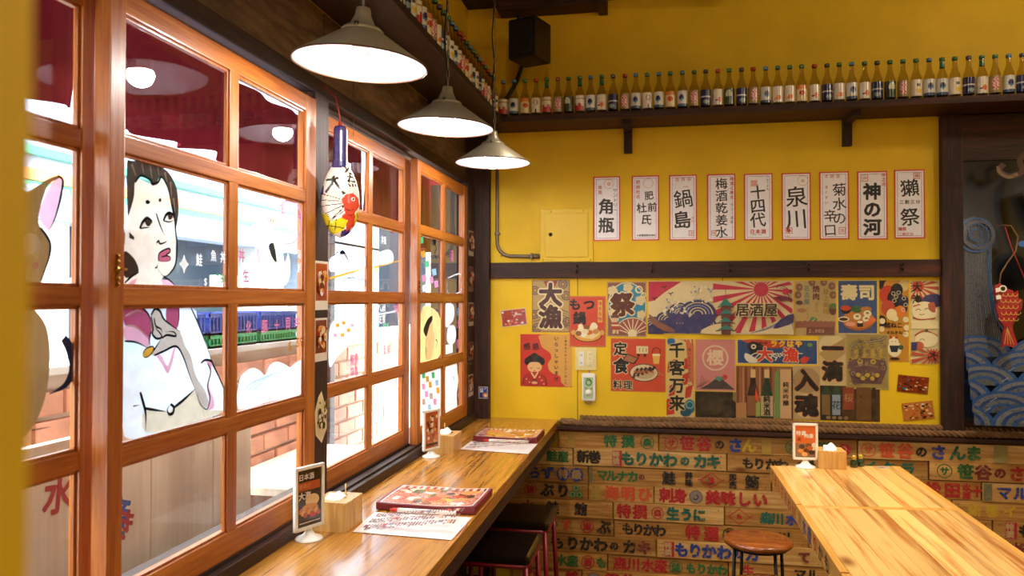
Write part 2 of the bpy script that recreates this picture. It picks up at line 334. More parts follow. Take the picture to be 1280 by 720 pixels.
PLANKS = [
 [
  (-0.565, -0.014, [('patch', '', -0.493, 0.5, 'Y'), ('t', '特', -0.275, 1, 'G'), ('t', '撰', -0.179, 1, 'G'), ('c', '森', -0.074, 1, 'G')]),
  (-0.01, 1.007, [('c', 'サ', 0.055, 1, 'R'), ('t', '笹', 0.14, 1.1, 'R'), ('t', '谷', 0.229, 1.1, 'R'), ('t', 'の', 0.309, 0.75, 'K'), ('t', 'さ', 0.392, 1.1, 'B'), ('t', 'ん', 0.463, 1.1, 'Y'), ('patch', '', 0.553, 0.6, 'Y'), ('c', 'X', 0.684, 1, 'G'), ('t', '笹', 0.792, 1, 'G'), ('t', '谷', 0.856, 1, 'G'), ('dot', '', 0.944, 0.8, 'R')]),
  (1.011, 1.981, [('c', 'サ', 1.062, 1, 'O'), ('t', '笹', 1.151, 1.1, 'O'), ('t', '谷', 1.24, 1.1, 'O'), ('t', 'の', 1.317, 0.8, 'K'), ('t', 'さ', 1.397, 1.1, 'B'), ('t', 'ん', 1.488, 1.1, 'T'), ('t', 'ま', 1.563, 1.1, 'G'), ('patch', '', 1.689, 0.8, 'H')]),
 ],
 [
  (-0.83, -0.484, [('t', '鮭', -0.601, 0.9, 'G'), ('t', '産', -0.538, 0.9, 'G')]),
  (-0.48, 0.346, [('t', '新', -0.426, 1, 'K'), ('t', '巻', -0.364, 1, 'K'), ('box', '特撰', -0.245, 1, 'R'), ('t', 'も', -0.179, 1.1, 'T'), ('t', 'り', -0.105, 1.1, 'T'), ('t', 'か', -0.027, 1.1, 'T'), ('t', 'わ', 0.05, 1.1, 'T'), ('t', 'の', 0.127, 0.75, 'T'), ('t', 'カ', 0.208, 1.1, 'T'), ('t', 'キ', 0.279, 1.1, 'T')]),
  (0.35, 1.007, [('t', 'も', 0.458, 0.9, 'K'), ('t', 'り', 0.516, 0.9, 'K'), ('t', 'か', 0.578, 0.9, 'K'), ('t', 'わ', 0.635, 0.9, 'K'), ('t', 'の', 0.724, 0.7, 'K'), ('t', '特', 0.776, 0.9, 'K')]),
  (1.01, 1.351, [('t', 'イ', 1.065, 1.1, 'T'), ('t', 'ク', 1.159, 1.1, 'T'), ('t', 'ラ', 1.251, 1.1, 'T')]),
  (1.355, 1.98, [('c', 'サ', 1.427, 1, 'G'), ('t', '笹', 1.525, 1.1, 'G'), ('t', '谷', 1.607, 1.1, 'N'), ('t', 'の', 1.685, 0.8, 'N'), ('t', 'さ', 1.762, 1.1, 'R'), ('t', 'ん', 1.842, 1.1, 'R')]),
 ],
 [
  (-0.923, -0.399, [('t', 'ら', -0.701, 1, 'B'), ('t', 'ず', -0.624, 1, 'B'), ('disc', '特', -0.538, 1, 'B'), ('disc', '級', -0.462, 1, 'B')]),
  (-0.395, 0.577, [('patch', '', -0.382, 0.2, 'T'), ('t', 'マ', -0.32, 0.9, 'G'), ('t', 'ル', -0.267, 0.9, 'G'), ('t', 'ナ', -0.21, 0.9, 'G'), ('t', 'カ', -0.153, 0.9, 'G'), ('t', 'の', -0.105, 0.5, 'N'), ('t', '鮭', 0.042, 1, 'K'), ('v', '美味', 0.148, 0.6, 'K'), ('d', '漁', 0.266, 1, 'R'), ('v', '即売', 0.379, 0.6, 'K'), ('t', '鮪', 0.479, 1, 'K')]),
  (0.581, 1.599, [('t', 'か', 0.723, 1, 'K'), ('t', 'わ', 0.804, 1, 'K'), ('v', '特撰', 1.301, 0.6, 'R'), ('t', '松', 1.373, 1.1, 'R'), ('t', '田', 1.464, 1.1, 'R'), ('v', '水産', 1.532, 0.6, 'R'), ('t', '十', 1.58, 0.8, 'R')]),
  (1.603, 1.979, [('patch', '', 1.629, 0.5, 'T'), ('t', 'マ', 1.703, 1, 'B'), ('t', 'ル', 1.78, 1, 'B'), ('t', 'ナ', 1.856, 1, 'B')]),
 ],
 [
  (-0.922, -0.399, [('c', '鮪', -0.724, 1, 'R'), ('t', 'ぶ', -0.628, 1.1, 'K'), ('t', 'り', -0.538, 1.1, 'K'), ('tri', '', -0.466, 1, 'G')]),
  (-0.395, -0.04, [('patch', '', -0.355, 0.6, 'Y'), ('t', '海', -0.267, 1.1, 'O'), ('t', '明', -0.179, 1.1, 'O'), ('t', 'ひ', -0.088, 1.1, 'O')]),
  (-0.036, 0.723, [('t', '刺', 0.029, 1.1, 'R'), ('t', '身', 0.101, 1.1, 'R'), ('swirl', '', 0.186, 0.9, 'N'), ('t', '美', 0.275, 1.1, 'R'), ('t', '味', 0.354, 1.1, 'R'), ('t', 'し', 0.437, 1.1, 'R'), ('t', 'い', 0.52, 1.1, 'R')]),
  (0.727, 1.46, [('t', 'ラ', 1.43, 1, 'G')]),
  (1.464, 1.979, [('t', '新', 1.569, 0.9, 'Y'), ('t', '巻', 1.65, 0.9, 'Y'), ('t', 'イ', 1.732, 0.9, 'Y')]),
 ],
 [
  (-0.922, -0.262, [('t', '水', -0.738, 1, 'N'), ('t', '鮭', -0.597, 1, 'K'), ('t', '鮪', -0.439, 1, 'K')]),
  (-0.258, 0.333, [('t', '特', -0.201, 1.1, 'R'), ('t', '撰', -0.114, 1.1, 'R'), ('c', '森', -0.019, 0.9, 'R'), ('t', '生', 0.063, 1, 'T'), ('t', 'う', 0.135, 1, 'T'), ('t', 'に', 0.203, 1, 'T')]),
  (0.337, 1.119, [('d', '魚', 0.412, 0.8, 'R'), ('t', '森', 0.552, 0.9, 'T'), ('t', '川', 0.609, 0.9, 'T'), ('t', '水', 0.682, 0.9, 'B'), ('t', '産', 0.747, 0.9, 'B')]),
  (1.123, 1.65, [('t', 'か', 1.519, 0.9, 'K'), ('t', 'わ', 1.605, 0.9, 'K')]),
  (1.654, 1.978, [('box', '特撰', 1.731, 1, 'R'), ('t', 'も', 1.804, 1, 'K')]),
 ],
 [
  (-0.922, -0.258, [('t', 'か', -0.601, 0.9, 'G'), ('t', 'す', -0.52, 0.9, 'O'), ('c', '圓', -0.404, 1, 'R'), ('t', 'ぶ', -0.311, 1.1, 'K')]),
  (-0.254, 0.763, [('t', 'も', -0.179, 0.95, 'K'), ('t', 'り', -0.123, 0.95, 'K'), ('t', 'か', -0.066, 0.95, 'K'), ('t', 'わ', -0.006, 0.95, 'K'), ('t', '特', 0.169, 1.1, 'R'), ('t', '選', 0.266, 1.1, 'R'), ('c', '黒', 0.362, 1, 'K'), ('t', '鮭', 0.47, 0.9, 'R'), ('t', '鮪', 0.552, 0.9, 'R'), ('t', '川', 0.641, 0.9, 'K')]),
  (0.767, 1.977, [('t', '特', 1.716, 1, 'N'), ('t', '松', 1.778, 1, 'N')]),
 ],
 [
  (-0.829, -0.028, [('t', 'も', -0.57, 1.1, 'K'), ('t', 'り', -0.484, 1.1, 'K'), ('t', 'か', -0.408, 1.1, 'K'), ('t', 'わ', -0.328, 1.1, 'K'), ('t', 'の', -0.254, 0.7, 'K'), ('t', 'カ', -0.171, 1.1, 'K'), ('t', 'キ', -0.092, 1.1, 'N')]),
  (-0.023, 0.842, [('box', '特撰', 0.037, 1, 'R'), ('t', 'も', 0.109, 1.1, 'B'), ('t', 'り', 0.181, 1.1, 'B'), ('t', 'か', 0.253, 1.1, 'B'), ('t', 'わ', 0.333, 1.1, 'B'), ('t', 'の', 0.403, 0.8, 'B'), ('t', 'カ', 0.478, 1.1, 'B'), ('t', 'て', 0.742, 0.9, 'N')]),
  (0.846, 1.977, []),
 ],
 [
  (-0.829, -0.293, [('t', '水', -0.547, 0.9, 'G'), ('t', '産', -0.484, 0.9, 'G'), ('c', '圓', -0.399, 1, 'R'), ('t', 'も', -0.324, 0.8, 'G')]),
  (-0.289, 0.353, [('t', '森', -0.223, 1, 'R'), ('t', '川', -0.149, 1, 'R'), ('t', '水', -0.071, 1, 'R'), ('t', '産', -0.002, 1, 'R'), ('c', '鮭', 0.079, 1, 'G'), ('t', 'も', 0.16, 0.8, 'G'), ('t', 'り', 0.215, 0.8, 'G'), ('t', 'か', 0.27, 0.8, 'G'), ('t', 'わ', 0.324, 0.8, 'G')]),
  (0.357, 1.976, [('t', '生', 0.457, 0.9, 'R'), ('t', 'マ', 0.722, 0.9, 'K'), ('t', 'ル', 0.786, 0.9, 'K')]),
 ],
 [
  (-0.829, -0.435, [('t', 'り', -0.715, 1, 'R'), ('t', '鮭', -0.489, 1, 'R')]),
  (-0.431, 0.559, [('swirl', '', -0.368, 0.9, 'H'), ('t', '笹', -0.267, 1.1, 'R'), ('t', '谷', -0.179, 1.1, 'R'), ('t', 'の', -0.11, 0.8, 'R'), ('t', 'さ', -0.036, 1.1, 'R'), ('t', 'ん', 0.041, 1.1, 'R'), ('t', 'ま', 0.113, 1.1, 'R')]),
  (0.563, 1.975, []),
 ],
]
ART = [
 ('A', 'f', 'skin', 0, [(1.422, 1.866), (1.453, 1.862), (1.476, 1.862), (1.503, 1.878), (1.524, 1.864), (1.535, 1.826), (1.551, 1.797), (1.558, 1.767), (1.557, 1.732), (1.554, 1.696), (1.53, 1.673), (1.512, 1.666), (1.512, 1.653), (1.551, 1.643), (1.388, 1.641), (1.39, 1.733), (1.398, 1.794), (1.41, 1.836)]),
 ('A', 'f', 'hair', 0, [(1.394, 1.89), (1.409, 1.899), (1.466, 1.906), (1.506, 1.902), (1.534, 1.892), (1.559, 1.865), (1.567, 1.821), (1.564, 1.794), (1.555, 1.774), (1.549, 1.797), (1.536, 1.831), (1.527, 1.86), (1.503, 1.88), (1.486, 1.865), (1.473, 1.862), (1.466, 1.869), (1.437, 1.875), (1.419, 1.857), (1.417, 1.829), (1.404, 1.795), (1.397, 1.794)]),
 ('A', 'l', 'hairlt', 0.006, [(1.409, 1.892), (1.422, 1.87)]),
 ('A', 'l', 'hairlt', 0.006, [(1.44, 1.898), (1.447, 1.878)]),
 ('A', 'l', 'hairlt', 0.006, [(1.466, 1.901), (1.473, 1.874)]),
 ('A', 'l', 'hairlt', 0.006, [(1.492, 1.9), (1.496, 1.884)]),
 ('A', 'l', 'hairlt', 0.006, [(1.516, 1.893), (1.524, 1.873)]),
 ('A', 'l', 'hairlt', 0.006, [(1.536, 1.875), (1.54, 1.845)]),
 ('A', 'l', 'hairlt', 0.006, [(1.547, 1.841), (1.553, 1.811)]),
 ('A', 'l', 'ink', 0.004, [(1.419, 1.857), (1.437, 1.873), (1.466, 1.869), (1.474, 1.861), (1.493, 1.868), (1.506, 1.881), (1.527, 1.86), (1.535, 1.835), (1.543, 1.825)]),
 ('A', 'f', 'hair', 0, [(1.387, 1.713), (1.411, 1.706), (1.427, 1.691), (1.432, 1.674), (1.412, 1.664), (1.388, 1.665)]),
 ('A', 'f', 'hair', 0, [(1.403, 1.754), (1.418, 1.745), (1.417, 1.739), (1.402, 1.742)]),
 ('A', 'l', 'ink', 0.0035, [(1.543, 1.825), (1.551, 1.797), (1.556, 1.767), (1.561, 1.736), (1.556, 1.696), (1.533, 1.673), (1.512, 1.669), (1.492, 1.685)]),
 ('A', 'l', 'ink', 0.003, [(1.487, 1.801), (1.497, 1.783), (1.506, 1.769), (1.516, 1.757)]),
 ('A', 'l', 'ink', 0.003, [(1.489, 1.738), (1.496, 1.743), (1.501, 1.737), (1.52, 1.742), (1.523, 1.747)]),
 ('A', 'f', 'ink', 0, [(1.452, 1.823), (1.46, 1.826), (1.467, 1.822), (1.46, 1.817), (1.453, 1.818)]),
 ('A', 'f', 'ink', 0, [(1.495, 1.832), (1.501, 1.835), (1.505, 1.831), (1.5, 1.826), (1.495, 1.828)]),
 ('A', 'f', 'white', 0, [(1.442, 1.774), (1.454, 1.781), (1.473, 1.779), (1.467, 1.769), (1.454, 1.766)]),
 ('A', 'f', 'hair', 0, [(1.449, 1.781), (1.461, 1.785), (1.471, 1.781), (1.467, 1.773), (1.457, 1.771)]),
 ('A', 'l', 'ink', 0.0045, [(1.434, 1.764), (1.443, 1.778), (1.457, 1.788), (1.472, 1.783), (1.471, 1.776)]),
 ('A', 'l', 'ink', 0.002, [(1.434, 1.764), (1.451, 1.767), (1.467, 1.769)]),
 ('A', 'f', 'white', 0, [(1.514, 1.791), (1.528, 1.802), (1.546, 1.8), (1.544, 1.79), (1.525, 1.788)]),
 ('A', 'f', 'hair', 0, [(1.527, 1.803), (1.539, 1.805), (1.544, 1.799), (1.535, 1.792), (1.528, 1.794)]),
 ('A', 'l', 'ink', 0.0045, [(1.511, 1.787), (1.52, 1.801), (1.535, 1.807), (1.546, 1.802), (1.544, 1.796)]),
 ('A', 'l', 'ink', 0.002, [(1.513, 1.787), (1.532, 1.787), (1.546, 1.792)]),
 ('A', 'f', 'lips', 0, [(1.495, 1.7), (1.496, 1.715), (1.512, 1.724), (1.532, 1.729), (1.534, 1.721), (1.522, 1.716), (1.535, 1.712), (1.536, 1.704), (1.522, 1.7)]),
 ('A', 'l', 'ink', 0.0025, [(1.495, 1.7), (1.496, 1.715), (1.512, 1.724), (1.532, 1.729), (1.534, 1.721), (1.521, 1.714), (1.535, 1.711), (1.535, 1.704), (1.521, 1.7), (1.495, 1.7)]),
 ('A', 'l', 'ink', 0.002, [(1.505, 1.709), (1.519, 1.712), (1.535, 1.711)]),
 ('A', 'l', 'ink', 0.0025, [(1.483, 1.684), (1.49, 1.687), (1.492, 1.693)]),
 ('A', 'f', 'pink', 0, [(1.388, 1.642), (1.409, 1.657), (1.427, 1.661), (1.412, 1.641)]),
 ('A', 'f', 'pink', 0, [(1.505, 1.66), (1.53, 1.66), (1.562, 1.643), (1.513, 1.643)]),
 ('A', 'l', 'ink', 0.003, [(1.512, 1.666), (1.533, 1.66), (1.562, 1.643)]),
 ('A', 'l', 'ink', 0.003, [(1.388, 1.651), (1.412, 1.666), (1.433, 1.674)]),
 ('A', 'f', 'robe', 0, [(1.389, 1.606), (1.611, 1.602), (1.639, 1.561), (1.676, 1.513), (1.697, 1.469), (1.728, 1.433), (1.759, 1.381), (1.755, 1.345), (1.599, 1.337), (1.392, 1.344)]),
 ('A', 'f', 'apron', 0, [(1.456, 1.393), (1.523, 1.377), (1.549, 1.38), (1.629, 1.41), (1.653, 1.375), (1.686, 1.357), (1.755, 1.345), (1.599, 1.337), (1.456, 1.342)]),
 ('A', 'f', 'pinkd', 0, [(1.389, 1.606), (1.434, 1.605), (1.463, 1.586), (1.473, 1.558), (1.464, 1.535), (1.425, 1.56), (1.389, 1.567)]),
 ('A', 'f', 'pinkd', 0, [(1.527, 1.604), (1.566, 1.603), (1.563, 1.559), (1.549, 1.553), (1.522, 1.574)]),
 ('A', 'f', 'pink', 0, [(1.389, 1.565), (1.425, 1.56), (1.464, 1.535), (1.458, 1.518), (1.42, 1.534), (1.389, 1.539)]),
 ('A', 'f', 'pink', 0, [(1.485, 1.503), (1.507, 1.497), (1.528, 1.474), (1.547, 1.508), (1.556, 1.51), (1.532, 1.458), (1.508, 1.48)]),
 ('A', 'l', 'ink', 0.003, [(1.434, 1.605), (1.463, 1.586), (1.473, 1.558)]),
 ('A', 'l', 'ink', 0.003, [(1.389, 1.535), (1.423, 1.531), (1.458, 1.518)]),
 ('A', 'l', 'ink', 0.0025, [(1.566, 1.603), (1.567, 1.577), (1.562, 1.553)]),
 ('A', 'l', 'white', 0.003, [(1.39, 1.585), (1.425, 1.595), (1.45, 1.59)]),
 ('A', 'l', 'white', 0.003, [(1.392, 1.565), (1.422, 1.562), (1.464, 1.538)]),
 ('A', 'f', 'hand', 0, [(1.47, 1.585), (1.483, 1.598), (1.5, 1.593), (1.513, 1.578), (1.545, 1.56), (1.574, 1.543), (1.59, 1.514), (1.613, 1.489), (1.633, 1.442), (1.669, 1.406), (1.686, 1.371), (1.674, 1.363), (1.649, 1.373), (1.633, 1.405), (1.609, 1.444), (1.582, 1.492), (1.556, 1.515), (1.521, 1.512), (1.481, 1.5), (1.471, 1.506), (1.49, 1.521), (1.504, 1.534), (1.48, 1.539), (1.471, 1.554)]),
 ('A', 'l', 'ink', 0.004, [(1.47, 1.585), (1.483, 1.598), (1.5, 1.593), (1.513, 1.576), (1.547, 1.558), (1.573, 1.546)]),
 ('A', 'l', 'ink', 0.0035, [(1.47, 1.583), (1.477, 1.558), (1.475, 1.545), (1.49, 1.535), (1.507, 1.538), (1.497, 1.549), (1.487, 1.556), (1.493, 1.562)]),
 ('A', 'l', 'ink', 0.003, [(1.48, 1.579), (1.486, 1.562), (1.503, 1.555), (1.507, 1.546)]),
 ('A', 'l', 'ink', 0.0035, [(1.507, 1.535), (1.524, 1.541), (1.556, 1.537), (1.547, 1.547), (1.519, 1.548)]),
 ('A', 'l', 'ink', 0.0035, [(1.481, 1.5), (1.514, 1.507), (1.556, 1.515), (1.582, 1.492), (1.609, 1.444), (1.631, 1.41)]),
 ('A', 'l', 'ink', 0.003, [(1.471, 1.506), (1.484, 1.515), (1.504, 1.534)]),
 ('A', 'l', 'ink', 0.003, [(1.47, 1.55), (1.465, 1.535), (1.467, 1.519)]),
 ('A', 'f', 'gold', 0, [(1.444, 1.506), (1.454, 1.516), (1.477, 1.519), (1.476, 1.508), (1.458, 1.498), (1.446, 1.5)]),
 ('A', 'l', 'ink', 0.002, [(1.444, 1.506), (1.454, 1.516), (1.477, 1.519), (1.476, 1.508), (1.458, 1.498), (1.446, 1.5), (1.444, 1.506)]),
 ('A', 'f', 'pink', 0, [(1.656, 1.477), (1.685, 1.474), (1.698, 1.46), (1.685, 1.423), (1.694, 1.398), (1.707, 1.378), (1.705, 1.359), (1.678, 1.358), (1.686, 1.38), (1.677, 1.414), (1.689, 1.446), (1.677, 1.468)]),
 ('A', 'l', 'ink', 0.004, [(1.652, 1.47), (1.668, 1.476), (1.693, 1.472), (1.702, 1.462), (1.737, 1.418), (1.759, 1.381), (1.757, 1.344)]),
 ('A', 'l', 'ink', 0.003, [(1.678, 1.468), (1.692, 1.446), (1.679, 1.414), (1.69, 1.385), (1.678, 1.36), (1.653, 1.373), (1.636, 1.4)]),
 ('A', 'l', 'ink', 0.003, [(1.611, 1.599), (1.643, 1.557), (1.697, 1.472)]),
 ('A', 'l', 'ink', 0.004, [(1.448, 1.394), (1.479, 1.386), (1.523, 1.376)]),
 ('A', 'l', 'ink', 0.005, [(1.549, 1.381), (1.584, 1.393), (1.629, 1.413)]),
 ('A', 'l', 'ink', 0.005, [(1.436, 1.428), (1.445, 1.407), (1.454, 1.381), (1.454, 1.347)]),
 ('A', 'l', 'ink', 0.003, [(1.415, 1.402), (1.434, 1.402)]),
 ('A', 'l', 'ink', 0.005, [(1.537, 1.39), (1.549, 1.382), (1.546, 1.37), (1.533, 1.369), (1.526, 1.379), (1.537, 1.39)]),
 ('A', 'f', 'whitet', 0, [(1.873, 1.74), (1.906, 1.708), (1.95, 1.675), (1.967, 1.737), (2.012, 1.748), (2.059, 1.723), (2.079, 1.752), (2.095, 1.716), (2.083, 1.669), (2.022, 1.651), (1.941, 1.661), (1.89, 1.698)]),
 ('A', 'f', 'dark', 0, [(1.966, 1.763), (1.993, 1.774), (2.006, 1.748), (2.012, 1.721), (1.988, 1.731)]),
 ('A', 'f', 'pink', 0, [(1.897, 1.754), (1.914, 1.759), (1.928, 1.709), (1.908, 1.708)]),
 ('A', 'f', 'white', 0, [(1.94, 1.861), (1.983, 1.862), (1.98, 1.773), (1.945, 1.77)]),
 ('A', 'l', 'pinkl', 0.004, [(2.02, 1.875), (2.067, 1.899), (2.127, 1.897), (2.159, 1.872), (2.149, 1.813), (2.108, 1.782), (2.04, 1.781), (2.011, 1.82), (2.02, 1.875)]),
 ('A', 'f', 'whitet', 0, [(1.817, 1.341), (1.82, 1.413), (1.846, 1.431), (1.886, 1.439), (1.923, 1.428), (1.951, 1.414), (1.975, 1.438), (2.015, 1.445), (2.057, 1.436), (2.095, 1.423), (2.123, 1.431), (2.18, 1.432), (2.181, 1.339), (1.976, 1.34)]),
 ('A', 'l', 'bluel', 0.002, [(1.829, 1.353), (1.855, 1.391), (1.909, 1.404), (1.956, 1.389)]),
 ('A', 'l', 'bluel', 0.002, [(1.847, 1.36), (1.882, 1.395), (1.932, 1.406), (1.986, 1.392)]),
 ('A', 'l', 'bluel', 0.002, [(1.864, 1.367), (1.909, 1.399), (1.956, 1.409), (2.016, 1.395)]),
 ('A', 'l', 'bluel', 0.002, [(1.882, 1.374), (1.937, 1.403), (1.981, 1.411), (2.047, 1.398)]),
 ('A', 'l', 'bluel', 0.002, [(1.9, 1.381), (1.966, 1.408), (2.006, 1.414), (2.079, 1.401)]),
 ('B', 'f', 'pink', 0, [(1.226, 1.768), (1.236, 1.801), (1.254, 1.832), (1.276, 1.845), (1.282, 1.841), (1.276, 1.806), (1.263, 1.768), (1.248, 1.744)]),
 ('B', 'f', 'brown', 0, [(1.201, 1.809), (1.221, 1.823), (1.246, 1.839), (1.268, 1.848), (1.273, 1.844), (1.249, 1.83), (1.234, 1.801), (1.224, 1.764), (1.229, 1.748), (1.25, 1.726), (1.248, 1.693), (1.238, 1.66), (1.223, 1.643), (1.178, 1.643), (1.176, 1.798)]),
 ('B', 'f', 'white', 0, [(1.192, 1.729), (1.211, 1.737), (1.229, 1.724), (1.222, 1.703), (1.192, 1.696)]),
 ('B', 'f', 'pink', 0, [(1.212, 1.683), (1.222, 1.685), (1.226, 1.678), (1.217, 1.671)]),
 ('B', 'l', 'ink', 0.004, [(1.268, 1.848), (1.282, 1.841), (1.276, 1.806), (1.263, 1.768), (1.248, 1.742)]),
 ('B', 'l', 'ink', 0.004, [(1.229, 1.748), (1.252, 1.722), (1.248, 1.689), (1.228, 1.648)]),
 ('B', 'f', 'brown', 0, [(1.185, 1.597), (1.236, 1.582), (1.253, 1.534), (1.251, 1.471), (1.238, 1.425), (1.213, 1.388), (1.18, 1.387)]),
 ('B', 'l', 'ink', 0.014, [(1.287, 1.546), (1.304, 1.523), (1.312, 1.487), (1.293, 1.457), (1.254, 1.445)]),
 ('B', 'l', 'ink', 0.003, [(1.213, 1.385), (1.257, 1.384)]),
 ('B', 'l', 'ink', 0.01, [(2.573, 1.779), (2.612, 1.782), (2.668, 1.741)]),
 ('B', 'l', 'ink', 0.007, [(2.59, 1.772), (2.63, 1.739)]),
 ('B', 'l', 'ink', 0.004, [(2.528, 1.76), (2.558, 1.783), (2.58, 1.741)]),
 ('B', 'f', 'whitet', 0, [(2.487, 1.754), (2.569, 1.775), (2.725, 1.784), (2.81, 1.779), (2.811, 1.742), (2.657, 1.727), (2.498, 1.711)]),
 ('B', 'l', 'gold', 0.006, [(2.488, 1.689), (2.635, 1.71), (2.798, 1.734)]),
 ('B', 'l', 'gold', 0.005, [(2.906, 1.743), (3.068, 1.765), (3.254, 1.79)]),
 ('B', 'l', 'ink', 0.003, [(2.94, 1.801), (2.968, 1.778), (2.941, 1.762)]),
 ('B', 'l', 'ink', 0.003, [(2.786, 1.787), (2.81, 1.77)]),
 ('B', 'f', 'whitet', 0, [(2.927, 1.795), (3.067, 1.823), (3.127, 1.806), (3.113, 1.77), (2.955, 1.756)]),
 ('B', 'l', 'ink', 0.003, [(2.624, 1.691), (2.703, 1.697), (2.715, 1.671), (2.68, 1.648), (2.631, 1.661), (2.624, 1.691)]),
 ('B', 'l', 'ink', 0.003, [(2.738, 1.685), (2.786, 1.695), (2.814, 1.679), (2.78, 1.66), (2.741, 1.669), (2.738, 1.685)]),
 ('B', 'f', 'whitet', 0, [(2.487, 1.39), (2.486, 1.514), (2.53, 1.546), (2.593, 1.566), (2.67, 1.551), (2.728, 1.513), (2.729, 1.477), (2.638, 1.447), (2.552, 1.418)]),
 ('B', 'f', 'gold', 0, [(2.534, 1.534), (2.568, 1.535), (2.572, 1.522), (2.543, 1.521)]),
 ('B', 'f', 'gold', 0, [(2.587, 1.541), (2.621, 1.542), (2.626, 1.529), (2.595, 1.528)]),
 ('B', 'f', 'gold', 0, [(2.63, 1.513), (2.666, 1.515), (2.671, 1.501), (2.639, 1.5)]),
 ('B', 'f', 'pink', 0, [(2.514, 1.501), (2.547, 1.502), (2.551, 1.489), (2.522, 1.488)]),
 ('B', 'f', 'gold', 0, [(2.576, 1.498), (2.611, 1.5), (2.615, 1.486), (2.585, 1.485)]),
 ('B', 'f', 'pink', 0, [(2.664, 1.53), (2.7, 1.531), (2.705, 1.518), (2.673, 1.516)]),
 ('B', 'l', 'whitel', 0.004, [(2.916, 1.555), (3.13, 1.566), (3.186, 1.56), (3.2, 1.403)]),
 ('B', 'l', 'whitel', 0.004, [(2.916, 1.555), (2.909, 1.431)]),
 ('A', 'f', 'green', 0, [(3.324, 1.893), (3.383, 1.901), (3.392, 1.873), (3.336, 1.864)]),
 ('A', 'f', 'gold', 0, [(3.354, 1.833), (3.414, 1.84), (3.423, 1.812), (3.366, 1.803)]),
 ('A', 'f', 'green', 0, [(3.414, 1.791), (3.477, 1.798), (3.487, 1.769), (3.427, 1.761)]),
 ('A', 'f', 'pinkl', 0, [(3.37, 1.726), (3.43, 1.732), (3.44, 1.703), (3.382, 1.696)]),
 ('A', 'f', 'pinkl', 0, [(3.478, 1.72), (3.542, 1.726), (3.552, 1.696), (3.491, 1.689)]),
 ('A', 'f', 'bluel', 0, [(3.525, 1.759), (3.592, 1.765), (3.602, 1.735), (3.539, 1.728)]),
 ('A', 'f', 'pinkl', 0, [(3.559, 1.704), (3.626, 1.709), (3.637, 1.678), (3.572, 1.672)]),
 ('A', 'f', 'whitet', 0, [(3.37, 1.681), (3.431, 1.686), (3.44, 1.657), (3.382, 1.651)]),
 ('A', 'l', 'ink', 0.004, [(3.564, 1.884), (3.598, 1.863), (3.574, 1.833), (3.608, 1.806), (3.592, 1.767)]),
 ('A', 'l', 'whitel', 0.004, [(3.806, 1.725), (4.067, 1.752), (4.067, 1.663), (3.807, 1.65), (3.806, 1.725)]),
 ('A', 'f', 'yellowp', 0, [(3.332, 1.34), (3.33, 1.482), (3.377, 1.582), (3.509, 1.581), (3.668, 1.524), (3.67, 1.35), (3.496, 1.336)]),
 ('A', 'f', 'skin', 0, [(3.435, 1.461), (3.525, 1.528), (3.54, 1.474), (3.572, 1.437), (3.526, 1.351), (3.422, 1.35)]),
 ('A', 'f', 'hair', 0, [(3.392, 1.476), (3.42, 1.505), (3.464, 1.529), (3.524, 1.541), (3.534, 1.523), (3.494, 1.502), (3.465, 1.473), (3.436, 1.448)]),
 ('A', 'l', 'ink', 0.004, [(3.588, 1.428), (3.62, 1.412), (3.588, 1.387)]),
 ('A', 'l', 'ink', 0.006, [(3.427, 1.401), (3.445, 1.349)]),
 ('A', 'l', 'ink', 0.006, [(3.933, 1.528), (3.907, 1.489)]),
 ('A', 'f', 'white', 0, [(3.805, 1.473), (3.859, 1.486), (3.934, 1.479), (3.964, 1.438), (3.934, 1.395), (3.842, 1.391), (3.788, 1.417)]),
 ('A', 'f', 'whitet', 0, [(3.762, 1.597), (3.914, 1.586), (3.914, 1.518), (3.841, 1.491), (3.763, 1.484)]),
 ('A', 'f', 'whitet', 0, [(3.764, 1.391), (3.897, 1.388), (3.897, 1.344), (3.765, 1.344)]),
 ('A', 'f', 'whitep', 0, [(3.332, 1.298), (3.67, 1.3), (3.673, 1.039), (3.335, 1.048)]),
 ('A', 'f', 'green', 0, [(3.368, 1.29), (3.417, 1.288), (3.423, 1.261), (3.377, 1.262)]),
 ('A', 'f', 'gold', 0, [(3.426, 1.268), (3.476, 1.265), (3.482, 1.238), (3.435, 1.239)]),
 ('A', 'f', 'pinkl', 0, [(3.369, 1.239), (3.417, 1.237), (3.423, 1.21), (3.378, 1.212)]),
 ('A', 'f', 'gold', 0, [(3.47, 1.237), (3.521, 1.235), (3.528, 1.207), (3.479, 1.209)]),
 ('A', 'f', 'green', 0, [(3.515, 1.277), (3.567, 1.274), (3.574, 1.246), (3.524, 1.248)]),
 ('A', 'f', 'bluel', 0, [(3.577, 1.235), (3.631, 1.232), (3.638, 1.204), (3.587, 1.206)]),
 ('A', 'f', 'pinkl', 0, [(3.412, 1.201), (3.461, 1.198), (3.468, 1.17), (3.421, 1.172)]),
 ('A', 'f', 'shade', 0, [(3.485, 1.184), (3.537, 1.18), (3.544, 1.152), (3.495, 1.155)]),
 ('A', 'f', 'shade', 0, [(3.369, 1.172), (3.418, 1.168), (3.424, 1.141), (3.378, 1.144)]),
 ('A', 'f', 'pinkl', 0, [(3.547, 1.15), (3.6, 1.146), (3.607, 1.117), (3.556, 1.12)]),
 ('A', 'f', 'gold', 0, [(3.593, 1.198), (3.648, 1.194), (3.655, 1.165), (3.603, 1.168)]),
 ('A', 'f', 'bluel', 0, [(3.456, 1.135), (3.507, 1.131), (3.513, 1.103), (3.465, 1.106)]),
 ('A', 'f', 'whitep', 0, [(3.765, 1.297), (3.954, 1.296), (3.993, 1.239), (4.013, 1.187), (3.975, 1.122), (3.976, 1.043), (3.767, 1.044)]),
